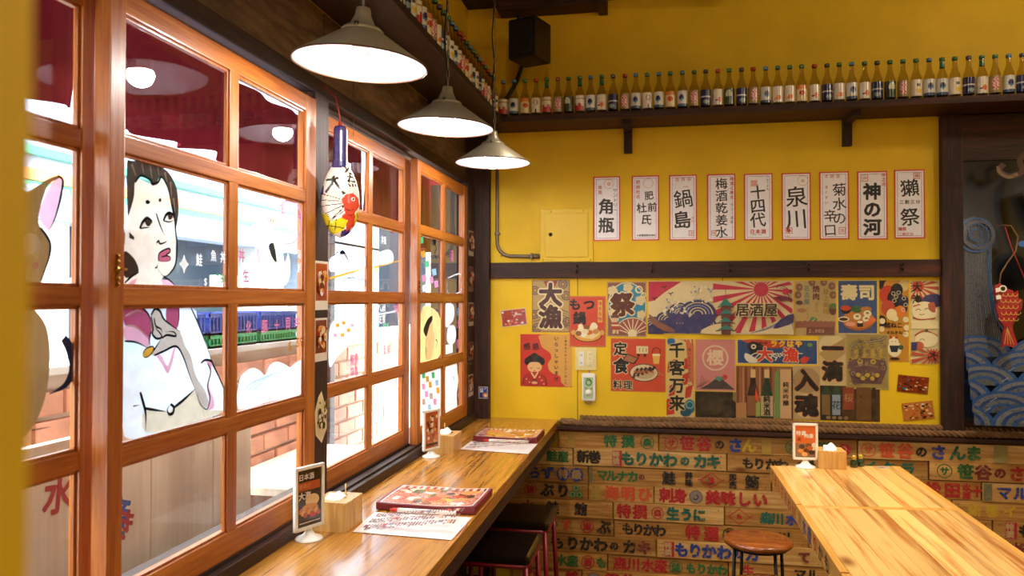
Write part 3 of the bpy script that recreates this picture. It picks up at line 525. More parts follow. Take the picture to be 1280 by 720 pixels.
 ('A', 'l', 'yellowp', 0.008, [(3.935, 1.293), (3.985, 1.239), (4.005, 1.188), (3.975, 1.122)]),
 ('A', 'l', 'bluel', 0.008, [(3.898, 1.223), (3.925, 1.206), (3.888, 1.195)]),
]
GLASS_TEXT = [
 ('A', '鮭', 1.64, 1.709, 0.028, 'white'),
 ('A', '魚', 1.699, 1.722, 0.026, 'white'),
 ('A', '丼', 1.74, 1.72, 0.027, 'white'),
 ('A', '$', 1.666, 1.66, 0.022, 'white'),
 ('A', '780', 1.716, 1.669, 0.027, 'green'),
 ('A', '✦', 1.584, 1.698, 0.045, 'white'),
 ('A', '丼', 1.825, 1.729, 0.033, 'pinkl'),
 ('A', '大', 2.069, 1.913, 0.026, 'pinkl'),
 ('A', '蝦', 2.046, 1.872, 0.031, 'pinkl'),
 ('A', '丼', 2.145, 1.864, 0.027, 'pinkl'),
 ('A', '特', 2.125, 1.792, 0.027, 'white'),
 ('A', '海', 2.146, 1.751, 0.027, 'white'),
 ('A', '鮮', 2.147, 1.711, 0.027, 'white'),
 ('A', '日本海', 1.964, 1.834, 0.013, 'ink'),
 ('A', '化', 1.862, 1.546, 0.031, 'pinkl'),
 ('A', '豚', 1.945, 1.545, 0.035, 'pinkl'),
 ('A', '十', 2.012, 1.545, 0.031, 'pinkl'),
 ('A', '貝', 2.078, 1.548, 0.037, 'pinkl'),
 ('A', '丼', 2.133, 1.551, 0.032, 'pinkl'),
 ('A', '$', 2.089, 1.485, 0.032, 'gold'),
 ('A', '590', 2.139, 1.492, 0.035, 'gold'),
 ('A', '和', 1.843, 1.832, 0.033, 'white'),
 ('A', '生', 1.845, 1.678, 0.033, 'pinkl'),
 ('B', '海鮮', 2.681, 1.834, 0.03, 'whitel'),
 ('B', '丼飯', 2.996, 1.857, 0.033, 'whitel'),
 ('B', '大漁', 2.963, 1.593, 0.051, 'whitel'),
 ('B', '定食', 2.972, 1.542, 0.044, 'whitel'),
 ('B', '料理', 3.019, 1.502, 0.037, 'greenl'),
 ('B', '鮪魚', 2.685, 1.398, 0.043, 'pinkl'),
 ('B', '味噌', 2.686, 1.354, 0.037, 'pinkl'),
 ('B', '新鮮', 3.029, 1.411, 0.045, 'pinkl'),
 ('B', '海', 3.164, 1.581, 0.047, 'pinkl'),
 ('A', '串', 3.997, 1.551, 0.044, 'bluel'),
 ('A', '焼', 4.014, 1.487, 0.044, 'pinkl'),
 ('A', '鳥', 3.998, 1.383, 0.048, 'pinkl'),
 ('A', '壽', 3.564, 1.899, 0.052, 'ink'),
 ('A', '酒', 3.882, 1.84, 0.057, 'pinkl'),
]
# ================================================================== ROOM SHELL
YW = 4.4; ZC = 3.3
struct('floor', MB().box(-1.25, 3.3, -2.2, 4.5, -.1, 0, 'floor'))
struct('ceiling', MB().box(-1.35, 3.3, -2.2, 4.5, ZC, ZC+.1, 'ceil'))
wb = struct('wall_back', MB().box(-1.25, 3.3, YW, YW+.12, 0, ZC, 'yellow'))
struct('wall_right', MB().box(3.2, 3.32, -2.2, 4.4, 0, ZC, 'yellow'))
struct('wall_rear', MB().box(-1.35, 3.2, -2.2, -2.1, 0, ZC, 'yellow'))
m = MB(); m.box(-1.25, -1.10, -2.1, YW, 0, .97, 'darkwoody')
m.box(-1.25, -1.10, -2.1, .4, .97, 2.25, 'darkwoody'); m.box(-1.25, -1.10, 4.16, YW, .97, 2.25, 'darkwoody')
struct('wall_left', m)
struct('wall_left_upper', MB().box(-1.25, -1.10, -2.1, YW, 2.57, ZC, 'yellow'))
struct('wall_near', MB().box(-.95, -.1825, .14, .2, 0, ZC, 'yellow'))
# grey brown plywood panels over the windows, each its own board
wp = empty('wall_left_panelling', (-1.1, 2, 2.25), kind='structure')
for a, b in ((-.4, .9), (.905, 2.42), (2.426, 3.4), (3.406, 4.36)):
    MB().box(-1.14, -1.098, a, b, 2.25, 2.57, 'ply', .002).build('panel', wp)
struct('trim_1', MB().box(-1.10, -1.055, -.3, 4.34, 2.262, 2.312, 'darkwoody', .004))                 # rail over the windows
struct('trim_2', MB().box(-1.10, -1.045, 2.246, 2.346, .97, 2.262, 'darkwoodz', .003))               # post between the window pairs
struct('trim_3', MB().box(-1.10, -1.04, 4.17, 4.335, .942, 2.262, 'darkwoodz', .003))                 # post at the end of the windows
struct('trim_4', MB().box(-1.10, -.96, 4.337, YW, .942, 2.56, 'darkwoodz', .003))                     # corner post
m = MB().box(-1.12, -1.02, .0, 4.336, .90, .975, 'darkwoody', .004); m.box(-1.10, -1.085, .4, 4.17, .97, .985, 'darkwoody'); m.box(-1.068, -1.04, .4, 4.17, .972, .984, 'darkwoody', .002)
struct('window_sill', m)
hr = struct('trim_5', MB().box(-.957, 1.42, 4.372, YW, 1.738, 1.828, 'darkwood', .004))              # hook rail
struct('trim_6', MB().box(1.42, 1.52, 4.35, YW, .90, 2.57, 'darkwoodz', .004))                        # post by the mural
struct('trim_7', MB().box(1.52, 3.2, 4.36, YW, .93, 1.012, 'darkwood', .004))
struct('trim_8', MB().box(1.52, 3.2, 4.36, YW, 2.33, 2.565, 'darkwood', .003))
struct('trim_9', MB().box(-.60, 3.2, 4.335, YW, .893, .915, 'darkwood', .004))                         # ledge over the crate boards
m = MB().box(-.9, -.3, 4.26, YW, 3.235, 3.3, 'darkwood', .01); m.box(-.34, -.29, 4.2, 4.4, 3.215, 3.3, 'darkwood', .004)
struct('trim_10', m)                                                                                 # beams under the ceiling
for x in (.2, 1.3, 2.4): struct('ceiling_beam', MB().box(x, x+.14, -2.1, 4.26, 3.22, 3.3, 'ceil', .006))
struct('baseboard_back', MB().box(-1.1, 3.2, 4.34, YW, 0, .035, 'darkwood'))
# seams of the yellow boards
m = MB()
for x, z0, z1 in ((-.462, .93, 1.738), (.33, 1.72, 1.738), (-.90, 1.86, 1.90)): m.box(x, x+.003, 4.3985, 4.4005, z0, z1, 'darkwood')
struct('wall_back_seams', m)

# crate boards nailed over the lower back wall: each board a part, with its stencilled lettering
INKC = dict(R=H('b01820'), G=H('1c6a34'), B=H('1c3c8c'), K=H('1c1714'), T=H('04604e'), O=H('d8502a'), Y=H('c8a02a'), N=H('7a2a2c'), H=H('9a9a58'))
PREF = '特撰森サ笹谷のさんまX鮭産新巻もりかわカキイクラらず級マルナ美味漁即売鮪松田水十圓ぶ海明ひ刺身しい生うに魚川す選黒て'
prefetch(PREF, [0.0])
wains = empty('wall_back_crate_boards', (0, 4.4, 0), kind='structure')
for i, row in enumerate(PLANKS):
    zt = .883-i*.0962; zb = zt-.0935; zc = (zt+zb)/2
    for (x0, x1, items) in row:
        x0 = max(x0, -1.09); x1 = 3.19 if x1 > 1.95 else x1; yf = 4.37+random.uniform(-.006, .004); dz = random.uniform(-.002, .002)
        mb = MB().box(x0+.0015, x1-.0015, yf, YW-.004, zb+dz, zt+dz, 'crateed' if random.random() < .25 else 'crate', .0015)
        P = Print(mb, (0, yf, zc+dz), (1, 0, 0), (0, 0, -1), 1, 'ink', .0006)
        for kind, t, x, s_, c in items:
            col = INKC[c]; s = .072*s_
            if kind == 't': P.ch(t, x, 0, s, col, .054)
            elif kind == 'c': P.ring(x, 0, .037*s_, .005, col); P.ch(t, x, 0, s*.62, col, .054)
            elif kind == 'disc': P.circ(x, 0, .037, col); P.ch(t, x, 0, s*.75, H('b08a56'), .054)
            elif kind == 'dot': P.circ(x, 0, .03, col); P.line([(x-.01, -.015), (x+.01, 0), (x-.01, .015)], .005, H('c09a62'))
            elif kind == 'box': P.rect(x-.021, -.042, .054, .084, col); P.frame(x-.019, -.040, .038, .08, .0015, H('c8a070')); P.text(t, x, -.019, .036, H('c8a070'), .054, True, .037)
            elif kind == 'v': P.text(t, x, -.019, .04, col, .054, True, .039)
            elif kind == 'd':
                P.line([(x-.07, 0), (x-.055, 0), (x, -.04), (x+.055, 0), (x, .04), (x-.055, 0)], .006, col, 0); P.line([(x+.055, 0), (x+.07, -.006)], .006, col, 0); P.ch(t, x, 0, s*.5, col, .054)
            elif kind == 'tri':
                for a, b in ((0, -.018), (-.019, .017), (.019, .017)): P.circ(x+a, b, .019, col); P.ring(x+a, b, .014, .003, H('b8b070'))
            elif kind == 'swirl':
                P.circ(x, 0, .034, H('8a7a70')); P.ring(x, 0, .036, .004, H('6a4a40')); P.line([(x-.015, .01), (x, .015), (x+.012, 0), (x, -.012)], .006, H('3a2a28'))
            elif kind == 'patch': P.rect(x-.04*s_, -.044, .08*s_, .086, tuple(v*.55+.25*w2 for v, w2 in zip(col, H('c8a060'))))
        # nail heads
        for nx in (x0+.03, x1-.03):
            if x1-x0 > .15: P.circ(nx, .03, .003, H('3a2a1c'), n=8); P.circ(nx, -.03, .003, H('3a2a1c'), n=8)
        mb.build('crate_board', wains)

# ================================================================== WINDOWS (sliding sashes, eight panes each)
RAILZ = (1.926, 1.624, 1.31)
def sash(name, y0, y1, xf, art_key, latch_y=None, rs=.07):
    x1 = xf; x0 = xf-.034; z0, z1 = .985, 2.232; sw = .052
    root = empty(name, ((x0+x1)/2, (y0+y1)/2, z0), kind='structure')
    MB().box(x0, x1, y0, y0+(.045 if latch_y else sw), z0, z1, 'sash', .003).build('stile', root); MB().box(x0, x1, y1-rs+.014, y1, z0, z1, 'sash', .003).box(x1-.019, x1, y1-rs, y1-.01, z0, z1, 'sash', .003).build('stile', root)
    MB().box(x0, x1-.001, y0+.04, y1-rs+.01, z1-.048, z1, 'sashy', .003).build('top_rail', root); MB().box(x0, x1-.001, y0+.04, y1-rs+.01, z0, z0+.062, 'sashy', .003).build('bottom_rail', root)
    ym = (y0+y1)/2-.008
    MB().box(x1-.019, x1-.002, ym-.021, ym+.021, z0+.05, z1-.04, 'sash', .003).build('mullion', root)
    for z in RAILZ: MB().box(x1-.020, x1-.0015, y0+.04, y1-rs+.01, z-.018, z+.018, 'sashy', .003).build('glazing_bar', root)
    zz = [z0+.062]+[z for r in reversed(RAILZ) for z in (r-.018, r+.018)]+[z1-.048]
    for ya, yb in ((y0+.045, ym-.021), (ym+.021, y1-rs)):
        for k in range(4):
            a, b = zz[2*k], zz[2*k+1]
            g = MB().box(x1-.016, x1-.014, ya-.004, yb+.004, a-.004, b+.004, 'glass').build('pane', root)
            t = MB()
            for (p, q, r_, s_) in ((ya, ya+.007, a, b), (yb-.007, yb, a, b), (ya, yb, a, a+.007), (ya, yb, b-.007, b)): t.box(x1-.014, x1-.006, p, q, r_, s_, 'sash', .002)
            t.build('glazing_bead', g)
    if latch_y:
        l = MB(); n = 12
        for dz, r in ((0, .009), (.016, .007), (-.016, .007), (.028, .005), (-.028, .005)): l.lathe([(0, .006), (r*.8, .004), (r, 0)], (x1, latch_y, 1.675+dz), 'brass', 10, Matrix.Rotation(PI/2, 3, 'Y'))
        l.tube([(x1, latch_y, 1.675), (x1+.009, latch_y+.002, 1.677), (x1+.011, latch_y+.014, 1.677)], .0022, 'brass', 8); l.build('latch', root)
    return root
wins = {}
wins[0] = sash('window_1', .43, 1.352, -1.09, 'B', None, .036)
wins[1] = sash('window_2', 1.328, 2.243, -1.04, 'A', 1.352)
wins[2] = sash('window_3', 2.392, 3.31, -1.09, 'B')
wins[3] = sash('window_4', 3.268, 4.157, -1.04, 'A', 3.292)
PC = dict(skin=H('f2e2d2'), hair=H('4a3c34'), hairlt=H('b8a898'), ink=H('1c1820'), white=H('ffffff'), lips=H('c87090'), shade=H('c8b4a0'), pink=H('f0b8cc'), pinkd=H('b85878'), robe=H('e0ecf6'), apron=H('f4e6cc'), hand=H('d2c4b8'), gold=H('e0a840'), whitet=H('f6f8fa'), dark=H('3c362c'), pinkl=H('f0a0c8'), bluel=H('a8d0e8'), brown=H('7a5a38'), whitel=H('ffffff'), green=H('60c888'), greenl=H('a0e8c8'), yellowp=H('f8e098'), whitep=H('fafcf8'))
def win_for(pl, y): return wins[{'A': 1 if y < 2.3 else 3, 'B': 0 if y < 1.4 else 2}[pl]]
arts = {}
for pl, kind, col, wd, pts in ART:
    y = sum(p[0] for p in pts)/len(pts); r = win_for(pl, y); xp = -1.0525 if pl == 'A' else -1.1025
    if r.name not in arts: mb = MB(); arts[r.name] = (r, mb, Print(mb, (xp, 0, 0), (0, 1, 0), (0, 0, -1), 1, 'paint', .00006))
    P = arts[r.name][2]; q = [(a, -b) for a, b in pts]
    if kind == 'f': P.poly(q, PC[col], 3 if len(q) > 4 else 0)
    else: P.line(q, wd*1.55, PC[col], 4, True)
for pl, t, y, z, s, col in GLASS_TEXT:
    P = arts[win_for(pl, y).name][2]; P.text(t, y, -z, s*1.1, PC[col], .022, sx=.85 if ord(t[0]) > 0x2000 else 1.0)
for r, mb, P in arts.values(): tag(mb.build('window_painting', r), 'figures and lettering painted by hand on the panes')

# ================================================================== SHELVES WITH BOTTLES
sh = empty('wall_shelf', (1.1, 4.25, 2.57), 'long dark wooden shelf high on the back wall under the row of small bottles', 'shelf')
MB().box(-.84, 3.15, 4.115, YW-.002, 2.572, 2.607, 'darkwood', .004).build('board', sh)
for x in (-.20, .945, 2.1):
    b = MB().box(x, x+.045, 4.36, YW-.001, 2.43, 2.572, 'darkwoodz', .003); b.box(x, x+.045, 4.18, YW-.001, 2.545, 2.572, 'darkwoodz', .003); b.build('bracket', sh)
sl = empty('wall_shelf', (-.97, 2, 2.57), 'dark wooden shelf above the windows under the receding row of bottles', 'shelf')
MB().box(-1.099, -.838, -.4, YW-.003, 2.572, 2.60, 'darkwoody', .004).build('board', sl)
for y in (.6, 1.6, 2.62, 3.6):
    b = MB().box(-1.097, -1.055, y, y+.04, 2.43, 2.572, 'darkwoodz', .003)
    b.box(-1.09, -.95, y, y+.04, 2.50, 2.53, 'darkwoodz', .003, rot=Matrix.Rotation(math.radians(-38), 3, 'Y')); b.build('bracket', sl)

LAB = {  # printed labels of the bottles: name, description
 'redwave': 'red wave label', 'whale': 'blue picture label', 'mush': 'cream and orange label', 'ringed': 'black ring label', 'pinkoval': 'pink oval label',
 'greenoval': 'dark green label', 'orangefish': 'orange fish label', 'navy': 'navy blue label', 'citrus': 'orange fruit label', 'yellow': 'yellow fruit label'}
def label_col(kind):
    W_ = H('ece4d4'); R_ = H('c03030'); N_ = H('1c2a5c')
    def f(p):
        a = (math.atan2(p.x, -p.y))*.026; z = p.z  # a: metres round from the front
        e = lambda cx, cz, rx, rz: ((a-cx)/rx)**2+((z-cz)/rz)**2 < 1
        if kind == 'redwave': return R_ if (z < .045+.01*math.sin(a*200) and abs(a) < .03 and not .030 < z < .034) else (H('b8a070') if .074 < z < .078 else W_)
        if kind == 'whale': return N_ if e(0, .06, .012, .011) and z > .05 else (H('4a7ab0') if e(0, .058, .013, .016) else (H('3a5a8a') if z < .028 else H('d8dcdc')))
        if kind == 'mush': return H('d04a28') if e(.002, .054, .014, .014) else (H('e08a40') if z > .075 else H('ecd8a8'))
        if kind == 'ringed': return H('201c20') if (e(0, .066, .013, .015) and not e(0, .066, .010, .012)) or (z < .035 and abs(a) < .012 and int(a*800) % 2) else W_
        if kind == 'pinkoval': return (H('b84050') if (int((z*700)) + int(a*600)) % 3 == 0 else H('eab8b8')) if e(0, .055, .018, .032) else H('a08a60')
        if kind == 'greenoval': return (H('2e4a38') if z < .055 else H('c8d0b8')) if e(0, .055, .017, .03) else H('3a4434')
        if kind == 'orangefish': return H('e0703a') if e(.006, .04, .012, .012) else (N_ if e(-.008, .034, .01, .004) else W_)
        if kind == 'navy': return H('8aa4a8') if e(0, .03, .015, .010) else (H('c8c8d8') if .055 < z < .058 or .066 < z < .068 else H('16205a'))
        if kind == 'citrus': return H('e0742c') if e(.006, .036, .012, .011) else (H('e8a858') if e(-.008, .03, .008, .008) else W_)
        if kind == 'yellow': return H('e8cc30') if e(.004, .036, .013, .011) else (H('50504c') if .06 < z < .072 and abs(a) < .008 else W_)
    return f
CAPC = dict(blue=H('4a86a8'), green=H('2e7a4a'), red=H('b83428'), grey=H('4a4a54'))
def cap_mb(c): return MB().lathe([(0, .2), (.0115, .2), (.0130, .197), (.0130, .184), (.0115, .184)], mat='enamel', n=14, colf=lambda p: CAPC[c])
PROF = [(0, .002), (.020, .0), (.0255, .004), (.0262, .015), (.0262, .092), (.024, .108), (.0175, .128), (.0125, .146), (.0108, .160), (.0108, .186)]
_bm = {}
def shared(key, fn):
    if key not in _bm:
        o = fn().build('tmp', recenter=False); _bm[key] = o.data; bpy.data.objects.remove(o)
    return _bm[key]
NUM = 'first second third fourth fifth sixth seventh eighth ninth tenth eleventh twelfth thirteenth fourteenth fifteenth sixteenth seventeenth eighteenth nineteenth twentieth'.split()
TENS = {2: 'twenty', 3: 'thirty', 4: 'forty'}
def ordinal(n):
    if n <= 20: return NUM[n-1]
    return {30: 'thirtieth', 40: 'fortieth'}.get(n) or TENS[n//10]+'-'+NUM[n % 10-1]
def bottle(x, y, z, cap, lab, neck, rot, label, group, scale=1):
    t = empty('bottle', (x, y, z), label, 'bottle', group); t.rotation_euler.z = rot; t.scale = (scale, scale, scale)
    for nm, key, fn in (('glass_body', 'body', lambda: MB().lathe(PROF, mat='bottle', n=18)), ('cap', 'cap'+cap, lambda: cap_mb(cap)),
                        ('paper_label', 'lab'+lab, lambda: MB().lathe([(.0268, .012+.012*k*.56) for k in range(13)], mat='gloss', n=40, colf=label_col(lab)))):
        o = bpy.data.objects.new(nm, shared(key, fn)); C.objects.link(o); o.parent = t
    if neck:
        o = bpy.data.objects.new('neck_band', shared('neck', lambda: MB().lathe([(.0125, .15), (.0122, .156), (.0114, .162), (.0114, .176)], mat='enamel', n=14, colf=lambda p: H('1f6a52')))); C.objects.link(o); o.parent = t
SEQ = ['blue redwave', 'blue whale', 'green mush', 'red ringed', 'green redwave n', 'red pinkoval', 'green greenoval', 'green redwave n', 'blue whale', 'green orangefish n', 'grey navy', 'red pinkoval', 'blue whale', 'green ringed', 'blue whale', 'green mush', 'blue whale', 'green pinkoval', 'grey navy', 'red orangefish', 'green greenoval',
       'grey navy', 'red pinkoval', 'blue whale', 'green citrus', 'green citrus', 'green mush', 'red orangefish', 'grey navy', 'green citrus', 'blue whale', 'green orangefish', 'grey navy', 'green greenoval', 'green pinkoval', 'green yellow', 'blue whale', 'green whale n', 'green yellow', 'grey navy', 'green orangefish n', 'green pinkoval', 'blue whale', 'grey navy', 'green citrus', 'blue whale']
for i, s in enumerate(SEQ):
    p = s.split(); x = -.838+i*.0593+random.uniform(-.002, .002); n = len(p) > 2
    bottle(x, 4.15+random.uniform(-.003, .003), 2.607, p[0], p[1], n, random.uniform(-.25, .25), '%s-capped bottle, %s%s, %s from left on the back shelf' % (p[0], LAB[p[1]], ', green neck band' if n else '', ordinal(i+1)), 'sauce bottles on the back shelf')
seq2 = 'blue redwave,green yellow,red mush,blue whale,green citrus,grey navy,red pinkoval,green ringed'.split(',')
order = [1, 5, 2, 7, 6, 0, 5, 1, 3, 4, 2, 6, 0, 3, 1, 7, 5, 4, 6, 2, 3, 0, 1, 5, 7, 6, 2, 4, 3]
for i, k in enumerate(order):
    p = seq2[k].split(); y = 4.04-i*.064
    bottle(-.872, y, 2.60, p[0], p[1], False, PI/2-.5+random.uniform(-.2, .2), '%s-capped bottle, %s, %s from the corner above the windows' % (p[0], LAB[p[1]], ordinal(i+1)), 'sauce bottles on the shelf above the windows')

# ================================================================== PENDANT LAMPS
def pendant(x, y, z, tilt, label, bulb=True):
    t = empty('pendant_lamp', (x, y, z), label, 'lamp', 'cone pendant lamps')
    r = .168
    s_ = MB().lathe([(.047, .088), (.055, .080), (r, .003), (r+.001, 0)], (x, y, z), 'shade_out', 56); o = s_.build('lamp_shade', t)
    MB().lathe([(r-.001, .0005), (r-.004, .003), (.052, .0765), (.02, .080), (0, .080)], (x, y, z), 'shade_in', 56).build('inner_reflector', o)
    MB().tube([(x+r*math.cos(2*PI*k/56), y+r*math.sin(2*PI*k/56), z) for k in range(56)], .0022, 'rim', 6, True).build('rim', o)
    MB().lathe([(0, .145), (.018, .143), (.021, .125), (.033, .098), (.047, .092), (.053, .086), (.053, .080), (.046, .080)], (x, y, z), 'shade_out', 32).build('socket_cap', t)
    for a in (.6, 2.7, 4.8): MB().lathe([(0, .012), (.006, .010), (.007, 0)], (x+.05*math.cos(a), y+.05*math.sin(a), z+.084), 'metal', 10).build('screw', t)
    zb = z+.008; A = [math.radians(q) for q in (12, 24, 36, 48, 60, 72, 84, 96, 106)]
    bb = MB().lathe([(0, -.034)]+[(.034*math.sin(a), -.034*math.cos(a)) for a in A], (x, y, zb), 'bulb', 24).build('bulb', t)
    MB().lathe([(.034*math.sin(A[-1]), -.034*math.cos(A[-1])), (.031, .016), (.027, .026), (.020, .04), (.016, .05), (.014, .078)], (x, y, zb), 'white', 24).build('bulb_housing', bb)
    pts = [(x+.004*math.sin(k*.9), y+.004*math.cos(k*.7), z+.14+k*(ZC-z-.14)/26) for k in range(27)]
    MB().tube(pts, .003, 'cord', 6).build('power_cord', t)
    ch = MB()
    for k in range(int((ZC-z-.14)/.034)):
        zc = z+.155+k*.034; h = []
        for a in range(10):
            an = 2*PI*a/10; u = .005*math.cos(an); v = .019*math.sin(an); h.append((x+.008+(u if k % 2 else 0), y+(0 if k % 2 else u), zc+v))
        ch.tube(h, .0012, 'metal', 5, True)
    ch.build('chain', t)
    for ch_ in t.children:
        if ch_.name.split('.')[0] not in ('power_cord', 'chain'): ch_.rotation_euler.y = math.radians(tilt)
    return t
pendant(-.745, 1.86, 2.21, 3.5, 'nearest and largest cone pendant lamp over the window counter')
pendant(-.745, 2.66, 2.225, 2.5, 'middle cone pendant lamp of the three over the window counter')
pendant(-.745, 3.45, 2.235, .5, 'farthest cone pendant lamp over the counter, by the back wall')
for x, y, l in ((2.55, 3.3, 'by the back wall'), (1.1, .75, 'behind the camera side of the pine table'), (2.5, 1.2, 'in the middle of the room')): pendant(x, y, 2.3, 0, 'cone pendant lamp beyond the frame, ' + l)
# ================================================================== SAKE MENU SIGNS
INK = H('1e1a18'); RD = H('c84838')
def sheet(name, x0, x1, z0, z1, base, yf=YW-.001, mat='paper', th=.0008, skew=0):
    """a sheet on the back wall; returns builder and a Print whose unit is one hundredth of the height"""
    mb = MB(); yb = yf; yf = yf-th
    vs = [(x0+skew, yf, z1), (x1+skew, yf, z1), (x1, yf, z0), (x0, yf, z0), (x0+skew, yb, z1), (x1+skew, yb, z1), (x1, yb, z0), (x0, yb, z0)]
    mb.add(vs, [(0, 3, 2, 1), (4, 5, 6, 7), (0, 1, 5, 4), (2, 3, 7, 6), (1, 2, 6, 5), (3, 0, 4, 7)], mat, base)
    W = (x1-x0)/(z1-z0)*100
    P = Print(mb, (x0+skew*.5, yf, z1), (1, 0, 0), (0, 0, -1), (z1-z0)/100, mat, .00012); P.clip = (W, 100)
    return mb, P, W
prefetch('角瓶肥前杜氏鍋島梅酒乾姜水十四代泉川菊水の辛口神の河獺祭大漁祭居酒屋壽司', [0.0])
SG = [(-.371, 2.308), (-.157, 2.307), (.047, 2.305), (.251, 2.304), (.445, 2.301), (.640, 2.299), (.832, 2.300), (1.022, 2.297), (1.204, 2.300)]
SGL = ['two thick characters and red ring stamp', 'four staggered brush characters', 'two tall brush characters', 'five characters in one column', 'three brush characters', 'two characters, red square lower left', 'five characters in two columns', 'three heavy rounded characters', 'two characters parted by small print']
for i, (x, zt) in enumerate(SG):
    mb, P, W = sheet('s', x, x+.15, zt-.362, zt, H('d84838'), skew=-.002); K = INK
    P.rect(2, 2, W-4, 96, H('fdfbff')); P.frame(4.3, 4, W-8.6, 92, .5, H('a03048'))
    if i == 0: P.text('角瓶', 20, 47, 25, K, .03, True, 29); P.text('サントリー', 33.5, 22, 7, K, 0, True, 7.6); P.text('角瓶', 10.5, 17, 6.5, RD, .02, True, 7.5); P.ring(24, 12, 7.5, .6, H('e0a090')); P.circ(24, 12, 3, H('eac0b4'))
    if i == 1: P.text('肥', 26, 31, 14, K, .02, rot=-6); P.text('前', 31, 49, 15, K, .02); P.text('杜', 15, 50, 16, K, .02, rot=-5); P.text('氏', 22, 68, 17, K, .02, rot=6); P.text('肥前杜氏', 9.5, 10, 6.5, RD, .02, True, 7.5); P.ring(25, 12, 7.5, .6, H('e0a090')); P.text('小松製造株式会社', 9, 92, 3.6, K, .03)
    if i == 2: P.text('鍋', 21, 37, 29, K, .01, rot=-8); P.text('島', 19, 69, 28, K, .02, rot=-6); P.text('佐賀県', 12, 7, 6, RD, 0, pitch=9); P.text('ふね', 22, 18, 4.5, RD, 0); P.text('辛口', 35, 66, 4.5, RD, 0, True); P.frame(29, 85, 8, 8, .8, RD); P.ch('酒', 33, 89, 5, RD)
    if i == 3: P.text('梅酒乾姜水', 21, 15, 18, K, .015, True, 18.3, rot=-4); P.text('梅酒と姜水', 36, 8, 6, RD, .02, True, 6.8); P.text('カン 濃厚', 36, 47, 4.5, K, 0, True, 6.5); P.frame(6, 85, 7, 8, .8, RD); P.ch('梅', 9.5, 89, 5, RD)
    if i == 4: P.text('十四代', 20, 28, 23, K, .015, True, 21, rot=-5); P.text('じゅうよん', 34, 5, 4.5, K, 0, True, 4.6); P.rect(10, 10, 9, 9, H('eab0a4')); P.text('日本酒', 12, 87, 7, RD, .04, pitch=8); P.text('JUNMAI SAKE', 11, 91.5, 2.2, K)
    if i == 5: P.text('泉川', 21, 36, 32, K, .01, True, 33, rot=-4); P.ring(30, 12, 7.5, .6, H('e0a090')); P.circ(30, 12, 2.5, H('eac0b4')); P.frame(6, 81, 9, 9, .8, RD); P.circ(10, 85.5, 3, RD); P.text('泉川', 8, 94, 3, RD)
    if i == 6: P.text('菊水の', 28, 27, 20, K, .01, True, 21, rot=-4); P.text('辛口', 15, 65, 19, K, .01, True, 21, rot=-3); P.text('本醸造', 10, 7, 6, RD, 0, pitch=8); P.text('きくすい', 10, 23, 5, RD, .02, True, 7.5); P.frame(27, 82, 9, 10, .8, RD); P.ch('酒', 31.5, 87, 6, RD)
    if i == 7: P.text('神の河', 20.5, 30, 25, K, .045, True, 26); P.frame(6, 5, 9, 10, .8, RD); P.ch('神', 10.5, 10, 6, RD); P.text('神之河', 36, 6, 6, RD, .02, True, 7)
    if i == 8: P.text('獺', 21, 27, 26, K, .015, rot=-4); P.text('祭', 21, 69, 27, K, .015, rot=-6); P.text('二割三分', 10, 47, 6, K, .03, pitch=7.3); P.frame(26, 5, 9, 9, .8, RD); P.ch('獺', 30.5, 9.5, 6, RD); P.text('獺祭', 8, 86, 5.5, RD, .03); P.text('二割三分', 8, 93.5, 5, RD, .02)
    tag(mb.build('menu_sign'), '%s white sake sign from the left: %s' % (ordinal(i+1), SGL[i]), 'sign', 'white sake signs in a row on the back wall')

# ================================================================== POSTERS ON THE LOWER BACK WALL
CR = H('d8bf88'); BRN = H('4a2420'); OUT = H('e6d6a4')
def done(mb, label, name='poster', cat='poster'): return tag(mb.build(name), label, cat)
# great catch poster
mb, P, W = sheet('p', -.721, -.504, 1.432, 1.728, H('9a6a54'))
P.rect(2, 2, W-4, 96, H('b89a5c')); P.poly([(22, 2), (50, 2), (40, 20), (30, 16)], H('a03c30'))
for a, b in ((6, 20), (66, 30), (4, 66), (68, 80), (10, 92), (60, 8)): P.ring(a, b, 9, 2.5, H('6a5a5a')); P.ring(a, b, 5, 2, H('7c4a3c'))
for k in range(7): P.line([(4, 60+k*5), (20, 56+k*5), (36, 62+k*5), (56, 57+k*5), (70, 62+k*5)], 1.5, H(('6a4a44', '8a6a34')[k % 2]))
P.text('大漁', 36, 29, 46, BRN, .05, True, 42, outline=OUT, ow=.055); done(mb, 'faded brown poster with two big outlined characters, at upper left')
# hot pot
mb, P, W = sheet('p', -.506, -.303, 1.353, 1.637, H('d0482c'), YW-.002)
P.frame(1, 1, W-2, 98, .8, H('b09060')); P.text('もつ', 11, 17, 24, INK, .05, pitch=28, outline=H('c8583c'), ow=.02); P.text('鍋', 20, 44, 26, INK, .05); P.rect(56, 8, 9, 44, H('d8b048')); P.text('博多名物', 60.5, 15, 8, RD, .02, True, 10)
P.circ(36, 76, 29, H('2a1a14'), 15); P.circ(36, 76, 27, H('e0a040'), 13.5); P.circ(8, 72, 5, H('d8a050')); P.circ(64, 72, 5, H('d8a050')); P.circ(36, 72, 24, H('e8cc88'), 12)
for a, b, c in ((22, 66, 'f0e0b0'), (34, 62, '8a5a30'), (46, 62, 'f0d8a0'), (52, 70, 'c88a4a'), (28, 76, 'f4ecd0'), (40, 72, 'd06a30'), (44, 80, 'e8d098'), (18, 74, '90602c'), (32, 70, 'e8d8a8'), (50, 60, 'f0e4c0')): P.circ(a, b, 6, H(c), 5)
P.circ(48, 58, 6, H('f0e0b8')); P.circ(22, 60, 5, H('f0e0b8')); done(mb, 'orange-red poster of a steaming hot pot bowl with black brush characters')
